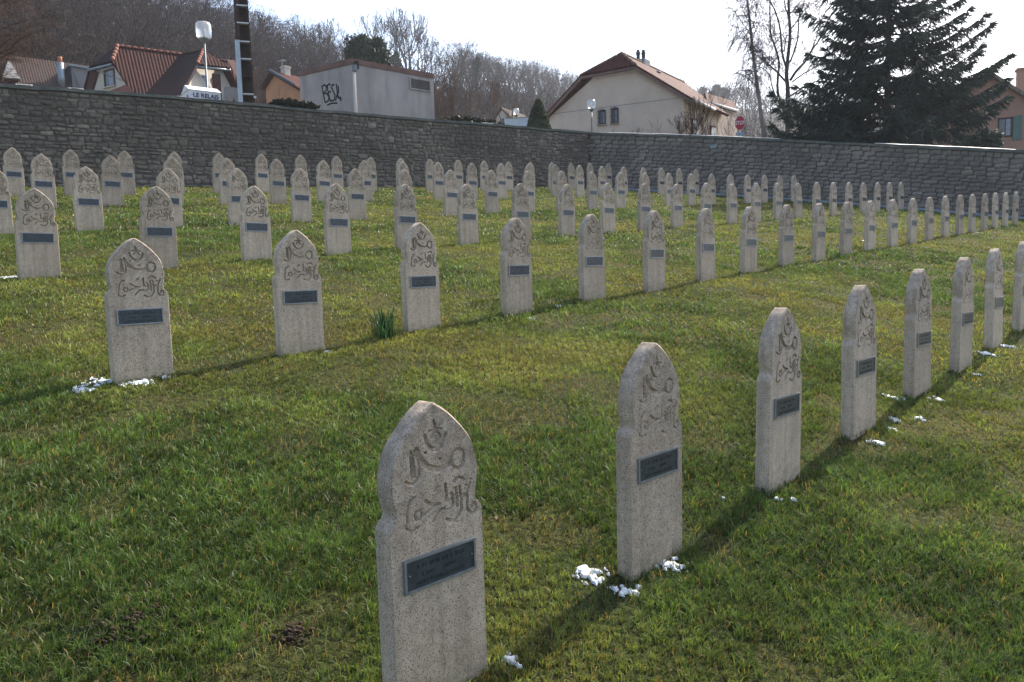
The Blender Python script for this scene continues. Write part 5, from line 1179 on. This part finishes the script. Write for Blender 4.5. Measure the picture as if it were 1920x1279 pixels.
# conical thuja
t, b = at(1008, 189, 41), at(1010, 245, 41); z0 = vz(b.x, b.y); root = empty('conical_evergreen', Vector((b.x, b.y, z0))); tag(root, 'small conical clipped evergreen left of the beige house', 'shrub')
def cone(rg, n):
    u = rg.random(n); z = b.z - .6 + (t.z - b.z + .6) * u; Rm = .80 * (1 - u) ** .62 * (.9 + .2 * rg.random(n)) * (.84 + .16 * np.sqrt(rg.random(n))); a = rg.random(n) * 6.283
    return np.stack([b.x + Rm * np.cos(a), b.y + Rm * np.sin(a), z], 1)
V, F = leaf_cloud(9000, cone, .085, 2.0, 8, -1.2); link('foliage', mesh_np('foliage', V, F, M['thuja']), root)
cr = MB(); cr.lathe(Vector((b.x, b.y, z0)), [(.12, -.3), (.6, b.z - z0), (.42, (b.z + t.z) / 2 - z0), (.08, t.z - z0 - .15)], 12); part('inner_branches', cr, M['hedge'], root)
# clipped dark hedges
def hedge(x0, y0, x1, y1, dist0, dist1, drop, label):
    a, b = at(x0, y0, dist0), at(x1, y1, dist1); zb = min(vz(a.x, a.y), vz(b.x, b.y)); root = empty('hedge', Vector(((a.x + b.x) / 2, (a.y + b.y) / 2, zb))); tag(root, label, 'hedge')
    L = (b - a); s = Vector((-L.y, L.x, 0)).normalized()
    def f(rg, n):
        u, v, w = rg.random(n), rg.random(n) - .5, rg.random(n) ** .5
        top = a.z + (b.z - a.z) * u - .12 * (2 * u - 1) ** 4; q = np.stack([a.x + L.x * u + s.x * v * .9, a.y + L.y * u + s.y * v * .9, zb + (top - zb) * w], 1); return q
    V, F = leaf_cloud(9000, f, .11, 1.6, int(x0)); link('foliage', mesh_np('foliage', V, F, M['hedge']), root)
hedge(505, 186.5, 590, 197, 27.5, 28.5, 0, 'dark clipped hedge top between the pole and the concrete building')
hedge(838, 217, 932, 229, 34, 37, 0, 'dark clipped hedge top right of the concrete building')

# bare bushes and saplings
def bare_bush(px, ytop, dist, hh, n, seed, label, wide=.5, mat='twig', name='bare_bush', depth=3, r=.016, group=None):
    t = at(px, ytop, dist); z0 = t.z - hh; rg = random.Random(seed); segs = []
    root = empty(name, Vector((t.x, t.y, z0))); tag(root, label, 'shrub', group)
    for i in range(n):
        a = rg.uniform(0, 6.28); d = Vector((math.cos(a) * wide * rg.random(), math.sin(a) * wide * rg.random(), 1)).normalized()
        grow(segs, Vector((t.x + rg.uniform(-.25, .25) * hh * wide, t.y + rg.uniform(-.25, .25) * hh * wide, z0 - .2)), d, hh * .45 * rg.uniform(.7, 1.05), r, depth, rg, .4, .12, (1, 2), .62, 3, .12, .0045)
    V, F = tube_mesh(np.array([s[:8] for s in segs]), 3); link('branches', mesh_np('branches', V, F, M[mat]), root); return root
bare_bush(492, 140, 33, 3.4, 26, 1, 'brown twiggy bush between the power pole and the orange house', .45)
bare_bush(440, 165, 36, 2.6, 16, 2, 'brown twiggy bush left of the power pole under the house', .5)
bare_bush(522, 158, 34, 2.6, 12, 12, 'thin twigs in front of the orange house', .6)
bare_bush(1258, 205, 36, 3.0, 16, 3, 'twiggy shrub against the right part of the beige gable', .35)
bare_bush(1185, 224, 38, 1.6, 12, 4, 'low bare shrub below the barred windows', .7)
bare_bush(1152, 232, 38, 1.2, 9, 5, 'lowest bare shrub left of the other one below the barred windows', .8)
bare_bush(1345, 190, 37, 3.4, 12, 6, 'bare shrub in front of the lower wing of the beige house', .5, depth=3)
bare_bush(1400, 200, 40, 3.2, 18, 13, 'brown shrub behind the stop sign', .6)
bare_bush(1440, 208, 38, 3.0, 16, 14, 'brown shrub at the foot of the leaning birch', .6)
bare_bush(1520, 215, 40, 3.4, 18, 15, 'brown shrub behind the lowest spruce boughs', .6)
def mid_tree(px, ytop, dist, hh, seed, label, mat='twig', spread=.5, name='bare_tree', droop=0, r=.11):
    t = at(px, ytop, dist); rg = random.Random(seed); segs = []; z0 = t.z - hh
    grow(segs, Vector((t.x, t.y, z0 - .3)), Vector((0, 0, 1)), hh * .36, r, 5, rg, spread, .14, (2, 3), .68, 3, .10, .006, droop)
    zm = max(s[5] for s in segs); k = hh / (zm - z0); segs = [(t.x + (s[0] - t.x) * k, t.y + (s[1] - t.y) * k, z0 + (s[2] - z0) * k, t.x + (s[3] - t.x) * k, t.y + (s[4] - t.y) * k, z0 + (s[5] - z0) * k, s[6], s[7], s[8]) for s in segs]
    a, b = seg_meshes(segs, name, M['bark'], M[mat], 4); root = empty(name, Vector((t.x, t.y, z0))); link('trunk', a, root); link('crown', b, root); tag(root, label, 'tree'); return root
mid_tree(1277, 165, 36, 5.2, 8, 'slender bare sapling before the eaves of the beige house', spread=.42, r=.05)
mid_tree(1312, 175, 36, 4.8, 9, 'second bare sapling before the lower wing, right of the first', spread=.42, r=.045)
mid_tree(850, 118, 62, 8, 30, 'reddish brown bare tree right of the concrete building', spread=.6)
mid_tree(905, 140, 66, 7.5, 31, 'brown bare tree above the right hedge', spread=.6)
mid_tree(950, 158, 74, 7.5, 32, 'brown bare tree left of the small far house', spread=.6)
mid_tree(835, 150, 50, 5.5, 33, 'low reddish bare tree touching the concrete building edge', spread=.65)
mid_tree(875, 165, 52, 5.0, 34, 'low brown bare tree behind the right hedge', spread=.65)
mid_tree(480, 112, 62, 7, 35, 'bare tree behind the power pole', spread=.6)
mid_tree(110, 40, 80, 11, 36, 'bare tree behind the old farmhouse ridge', spread=.5)
# near tree overhanging the top left corner
rg = random.Random(12); segs = []; t = at(-60, 120, 27); base = Vector((t.x, t.y, vz(t.x, t.y)))
top = base + Vector((0, 0, 11))
for (px, py, ln) in ((95, 22, 1), (80, 60, 1), (55, 88, 1), (100, 40, 1), (40, 50, 1), (70, 5, 1), (20, 100, 1), (15, 20, 1), (50, -20, 1), (88, 75, 1), (30, 128, 1), (5, 70, 1), (62, 40, 1)):
    e_ = at(px, py, 26 + rg.uniform(-1.5, 1.5)); o_ = Vector((base.x + .1, base.y, e_.z - rg.uniform(.2, 1.2))); d_ = e_ - o_; n_ = 7; prev = o_
    for i in range(1, n_ + 1):
        q_ = o_ + d_ * i / n_ + Vector((rg.gauss(0, .05), rg.gauss(0, .05), .35 * math.sin(math.pi * i / n_) * .5 - .15 * (i / n_) ** 2)); segs.append((*prev, *q_, .035 * (1.1 - i / n_), .035 * (1.05 - i / n_) + .003, 3))
        for j in range(5):
            dd = (d_.normalized() + Vector((rg.gauss(0, .6), rg.gauss(0, .6), rg.gauss(-.25, .35)))).normalized(); grow(segs, prev.lerp(q_, rg.random()), dd, rg.uniform(.3, .7), .008, 1, rg, .5, -.05, (2, 3), .6, 3, .2, .0035)
        prev = q_
b = mesh_np('crown', *tube_mesh(np.array([s[:8] for s in segs]), 3), M['twig']); root = empty('overhanging_tree', base); mb_ = MB(); mb_.tube([base - Vector((0, 0, .3)), base + Vector((.1, 0, 5)), top], [.22, .17, .05], 9); part('trunk', mb_, M['bark'], root, True); link('crown', b, root); tag(root, 'brown twiggy tree hanging into the top left corner', 'tree')

# birches: stems and limbs follow the photo, weeping twigs are grown on them
def weep(segs, p, rg, n, L):
    for i in range(n):
        q = p.copy(); d = Vector((rg.gauss(0, .8), rg.gauss(0, .8), .35)).normalized(); ln = L * rg.uniform(.5, 1.2)
        for k in range(6):
            d = (d + Vector((rg.gauss(0, .06), rg.gauss(0, .06), -.42))).normalized(); nq = q + d * ln / 6; segs.append((*q, *nq, .0095 - .0007 * k, .009 - .0007 * k, 0)); q = nq
            if k in (1, 2, 3):
                s = q.copy(); sd = (d + Vector((rg.gauss(0, .5), rg.gauss(0, .5), -.1))).normalized()
                for _ in range(2): sd = (sd + Vector((0, 0, -.3))).normalized(); ns = s + sd * ln / 9; segs.append((*s, *ns, .007, .006, 0)); s = ns
def stem(segs, pix, dist, r0, r1, off=(0, 0), depth=5):
    pts = []
    for i, (x, y) in enumerate(pix):
        f = i / (len(pix) - 1); pts.append(at(x, y, dist + off[0] + (off[1] - off[0]) * f))
    # smooth
    out = []
    for i in range(len(pts) - 1):
        p_1, p0_, p1_, p2_ = pts[max(i - 1, 0)], pts[i], pts[i + 1], pts[min(i + 2, len(pts) - 1)]
        for k in range(4):
            u = k / 4; out.append(.5 * ((2 * p0_) + (p1_ - p_1) * u + (2 * p_1 - 5 * p0_ + 4 * p1_ - p2_) * u * u + (3 * p0_ - p_1 - 3 * p1_ + p2_) * u ** 3))
    out.append(pts[-1]); n = len(out) - 1
    for i in range(n): segs.append((*out[i], *out[i + 1], r0 + (r1 - r0) * i / n, r0 + (r1 - r0) * (i + 1) / n, depth))
    return out
c6 = lambda L: [(1320 + x / 6.393, y / 6.393) for x, y in L]
rg = random.Random(5); segs = []
base = at(1436, 262, 42); tr = stem(segs, [(1437, 275), (1428, 220), (1421, 170), (1413, 110), (1408, 60), (1401, 0), (1394, -70), (1390, -130)], 42, .125, .04)
for frac, dx, dy in ((.30, -40, -34), (.38, 34, -40), (.48, -42, -46), (.55, -45, -55), (.62, -36, -60), (.66, 26, -60), (.72, -34, -62), (.8, -30, -60), (.85, 18, -50), (.9, -22, -40), (.4, 12, -50), (.5, 28, -55), (.6, 15, -60), (.95, -12, -40), (.34, -30, -20), (.44, -35, -36)):
    i = int(frac * (len(tr) - 1)); p = tr[i]; s = p.length / 42; e_ = p + Vector((dx / FPX * 42, rg.uniform(-1.2, 1.2), -dy / FPX * 42)); prev = p
    for k in range(1, 6):
        q = p.lerp(e_, k / 5) + Vector((rg.gauss(0, .04), rg.gauss(0, .04), .25 * math.sin(math.pi * k / 5))); segs.append((*prev, *q, .035 - .005 * k, .031 - .005 * k, 2)); weep(segs, q, rg, 11, 1.6); prev = q
a, b = seg_meshes(segs, 'birch', M['birch'], M['birch_twig'], 4, 7); root = empty('weeping_birch', Vector((base.x, base.y, vz(base.x, base.y)))); link('trunk', a, root); link('crown', b, root); tag(root, 'leaning weeping birch right of the stop sign, fine hanging twigs', 'tree')
segs = []; rg = random.Random(6)
LIMB = [([(1000, 1700), (1005, 1130), (990, 900), (1005, 700), (1030, 400), (1012, 0), (1015, -500)], .14, .06, (0, 0)), ([(985, 985), (880, 870), (770, 770), (680, 700), (600, 640)], .06, .025, (0, -1.2)),
        ([(1003, 1420), (900, 1180), (880, 1000), (900, 760), (850, 560), (800, 400), (790, 100), (800, -200)], .09, .03, (0, .8)), ([(1000, 850), (940, 650), (910, 330), (850, 130), (780, -30), (740, -250)], .07, .025, (0, -.8)),
        ([(1035, 960), (1110, 850), (1210, 740), (1300, 590), (1380, 480), (1470, 280), (1560, 120)], .085, .03, (0, .9)), ([(1055, 985), (1200, 880), (1330, 810), (1450, 740)], .05, .02, (0, -1.3)),
        ([(1035, 740), (1090, 590), (1125, 450), (1140, 200), (1190, 60), (1230, -120)], .06, .02, (0, 1.0)), ([(1040, 350), (1110, 260), (1180, 150), (1260, 60)], .04, .018, (0, -.6)),
        ([(1003, 1420), (880, 1200), (820, 1050), (780, 900), (690, 810), (600, 800)], .05, .02, (0, .9)), ([(1005, 1170), (1190, 1050), (1380, 960), (1500, 870), (1570, 740), (1620, 680)], .05, .018, (0, -.5)), ([(960, 620), (980, 470), (1010, 420)], .04, .02, (0, .4)),
        ([(1040, 160), (1110, 80), (1170, 0), (1240, -120)], .04, .015, (0, .7)), ([(1010, 200), (970, 60), (960, -80), (900, -260)], .04, .015, (0, -.8)), ([(780, 760), (790, 640), (860, 520), (890, 470)], .03, .012, (0, .4)), ([(1230, 720), (1330, 500), (1390, 280), (1460, 150)], .04, .015, (0, .5))]
for pix, r0, r1, of in LIMB:
    o = stem(segs, c6(pix), 42.5, r0, r1, of)
    for p in o[len(o) // 3::2]:
        for j in range(2):
            d_ = Vector((rg.gauss(0, .7), rg.gauss(0, .7), rg.uniform(.1, .8))).normalized(); grow(segs, p, d_, rg.uniform(.5, 1.0), .012, 2, rg, .5, .05, (1, 2), .7, 3, .15, .008)
        if rg.random() < .8: weep(segs, p + Vector((rg.gauss(0, .3), rg.gauss(0, .3), rg.uniform(0, .3))), rg, 6, 1.3)
bp = at(1478, 270, 42.5); a, b = seg_meshes(segs, 'bare_tree', M['bark'], M['birch_twig'], 4, 7); root = empty('many_stemmed_tree', Vector((bp.x, bp.y, vz(bp.x, bp.y)))); link('trunk', a, root); link('crown', b, root); tag(root, 'tall many-limbed bare tree between the weeping birch and the spruce', 'tree')

# big spruce
SD = 34.0; rg = random.Random(9); nrg = np.random.default_rng(3)
tb, tt_ = at(1662, 290, SD), at(1658, -20, SD); z0 = vz(tb.x, tb.y); root = empty('spruce', Vector((tb.x, tb.y, z0))); tag(root, 'large dark spruce with long drooping boughs above the right wall', 'tree')
ztop = tt_.z + 7.0; cx_, cy_ = tb.x, tb.y
tk = MB(); tk.lathe(Vector((cx_, cy_, z0)), [(.22, -.4), (.17, 2), (.11, 6), (.06, ztop - z0 - .3)], 10); part('trunk', tk, M['bark'], root, True)
bs, NE = [], []
def bough(o, e_, dens=1.0, fall=.8):
    d_ = e_ - o; L = d_.length; n_ = max(6, int(L * 3.2)); side_ = Vector((-d_.y, d_.x, 0)).normalized(); prev = o; pts = [o]
    for i in range(1, n_ + 1):
        f = i / n_; q = o + d_ * f + Vector((rg.gauss(0, .03), rg.gauss(0, .03), -.16 * L * math.sin(math.pi * f) * .6)); bs.append((*prev, *q, .045 * (1.05 - f) * min(L / 4, 1.2) + .006, .045 * (1.0 - f) * min(L / 4, 1.2) + .005)); prev = q; pts.append(q)
    m_ = int(L * 46 * dens)
    for j in range(m_):
        f = rg.random() ** .8 * .93 + .07 if rg.random() < .85 else 1.0; k = min(int(f * n_), n_ - 1); p = pts[k].lerp(pts[k + 1], f * n_ - k) if f < 1 else pts[-1]
        ln = (.30 + .55 * math.sin(math.pi * min(f * .8 + .12, 1))) * rg.uniform(.5, 1.15) * min(1, .45 + L / 6)
        s_ = rg.choice((-1, 1)); dd = (d_.normalized() * rg.uniform(.35, 1.0) + side_ * s_ * rg.uniform(.3, 1.0) + Vector((0, 0, -fall * rg.uniform(.1, 1.2)))).normalized()
        if f == 1.0: dd = (d_.normalized() + Vector((rg.gauss(0, .3), rg.gauss(0, .3), rg.gauss(.05, .2)))).normalized()
        NE.append((*p, *(p + dd * ln * .5), .020, .026)); NE.append((*(p + dd * ln * .5), *(p + dd * ln + Vector((0, 0, -.16 * ln))), .026, .006))
        if rg.random() < .7:
            for _ in range(3):
                b0 = p + dd * ln * rg.uniform(.2, .8); dv = (dd + Vector((rg.gauss(0, .55), rg.gauss(0, .55), rg.gauss(-.25, .35)))).normalized(); NE.append((*b0, *(b0 + dv * ln * .42), .020, .005))
# boughs that make the outline in the photo: (tip px, tip py, height px on the trunk, depth offset of the tip)
for tx, ty, oy, dz in ((1508, 21, 60, -.6), (1548, 66, 110, .8), (1552, 95, 130, -1.0), (1575, 28, 40, 1.0), (1560, 130, 165, .3), (1590, 60, 90, -1.6), (1598, 0, 20, .5), (1455, 180, 205, -.8), (1462, 208, 235, .6), (1452, 238, 250, -1.2), (1475, 250, 262, .9), (1500, 165, 200, 1.4), (1530, 160, 190, -1.5), (1482, 222, 245, -1.8),
                       (1887, 107, 165, -.7), (1856, 48, 120, .6), (1842, 32, 100, -.5), (1838, 88, 150, 1.2), (1868, 118, 180, .4), (1812, 20, 70, .4), (1800, 0, 40, -.8), (1880, 150, 205, .9), (1882, 185, 225, -.6), (1870, 168, 215, -1.5), (1795, 60, 110, -1.4), (1770, -10, 20, 1.1), (1816, 120, 170, -1.8), (1730, 5, 40, -1.8), (1850, 215, 250, -2.0), (1846, 135, 190, 1.8)):
    e_ = at(tx, ty, SD + dz); o_ = Vector((cx_, cy_, at(1660, oy, SD).z)); bough(o_, e_, 1.0)
z = z0 + .6
while z < ztop - .3:
    f = (ztop - z) / (ztop - z0); R = .55 + 5.0 * f ** .85
    for k in range(5 if z < tt_.z + 1 else 4):
        a = rg.uniform(0, 6.28); rr = R * rg.uniform(.5, .92) * (.72 if math.cos(a) > .3 else .95); o_ = Vector((cx_, cy_, z)); e_ = o_ + Vector((math.cos(a) * rr, math.sin(a) * rr, rr * rg.uniform(-.02, .30))); bough(o_, e_, .72)
    z += .34
V, F = tube_mesh(np.array(bs), 5); link('boughs', mesh_np('boughs', V, F, M['bark']), root)
NEa = np.array(NE); V1, F1 = tube_mesh(NEa, 2); V2, F2 = tube_mesh(NEa, 2); print('spruce sprays', len(NE))
link('foliage', mesh_np('foliage', np.concatenate([V1, V2]), np.concatenate([F1, F2 + len(V1)]), M['needle']), root)
# low evergreen shrubs at the spruce's foot
evergreen('evergreen_shrub', 1842, 248, 285, 90, 32.5, M['needle'], 'low evergreen shrub under the right boughs of the spruce', 7000, 60, 'shrub', .10)
evergreen('evergreen_shrub', 1560, 245, 285, 120, 35, M['hedge'], 'low dark shrub under the left boughs of the spruce', 7000, 60, 'shrub', .10)

# ------------------------------------------------------------------ haze
HAZE = 0.0004
zl, zh = -8.0, max(v.z for v in [terr(px, 1.0) for px in (-700, -300, 0, 430, 800, 1100, 1500, 2600)]) + 45
h = MB(); h.box((60, 330, (zl + zh) / 2), (2400, 1100, zh - zl)); hm = NT('haze'); nt = hm.t; nt.nodes.remove(hm.b)
pv = nt.nodes.new('ShaderNodeVolumePrincipled'); pv.inputs['Color'].default_value = (.80, .84, .92, 1); pv.inputs['Density'].default_value = HAZE; pv.inputs['Anisotropy'].default_value = .2
nt.links.new(pv.outputs[0], nt.nodes['Material Output'].inputs['Volume'])
tag(h.build('haze', hm.m), 'thin winter haze', 'haze', kind='stuff')
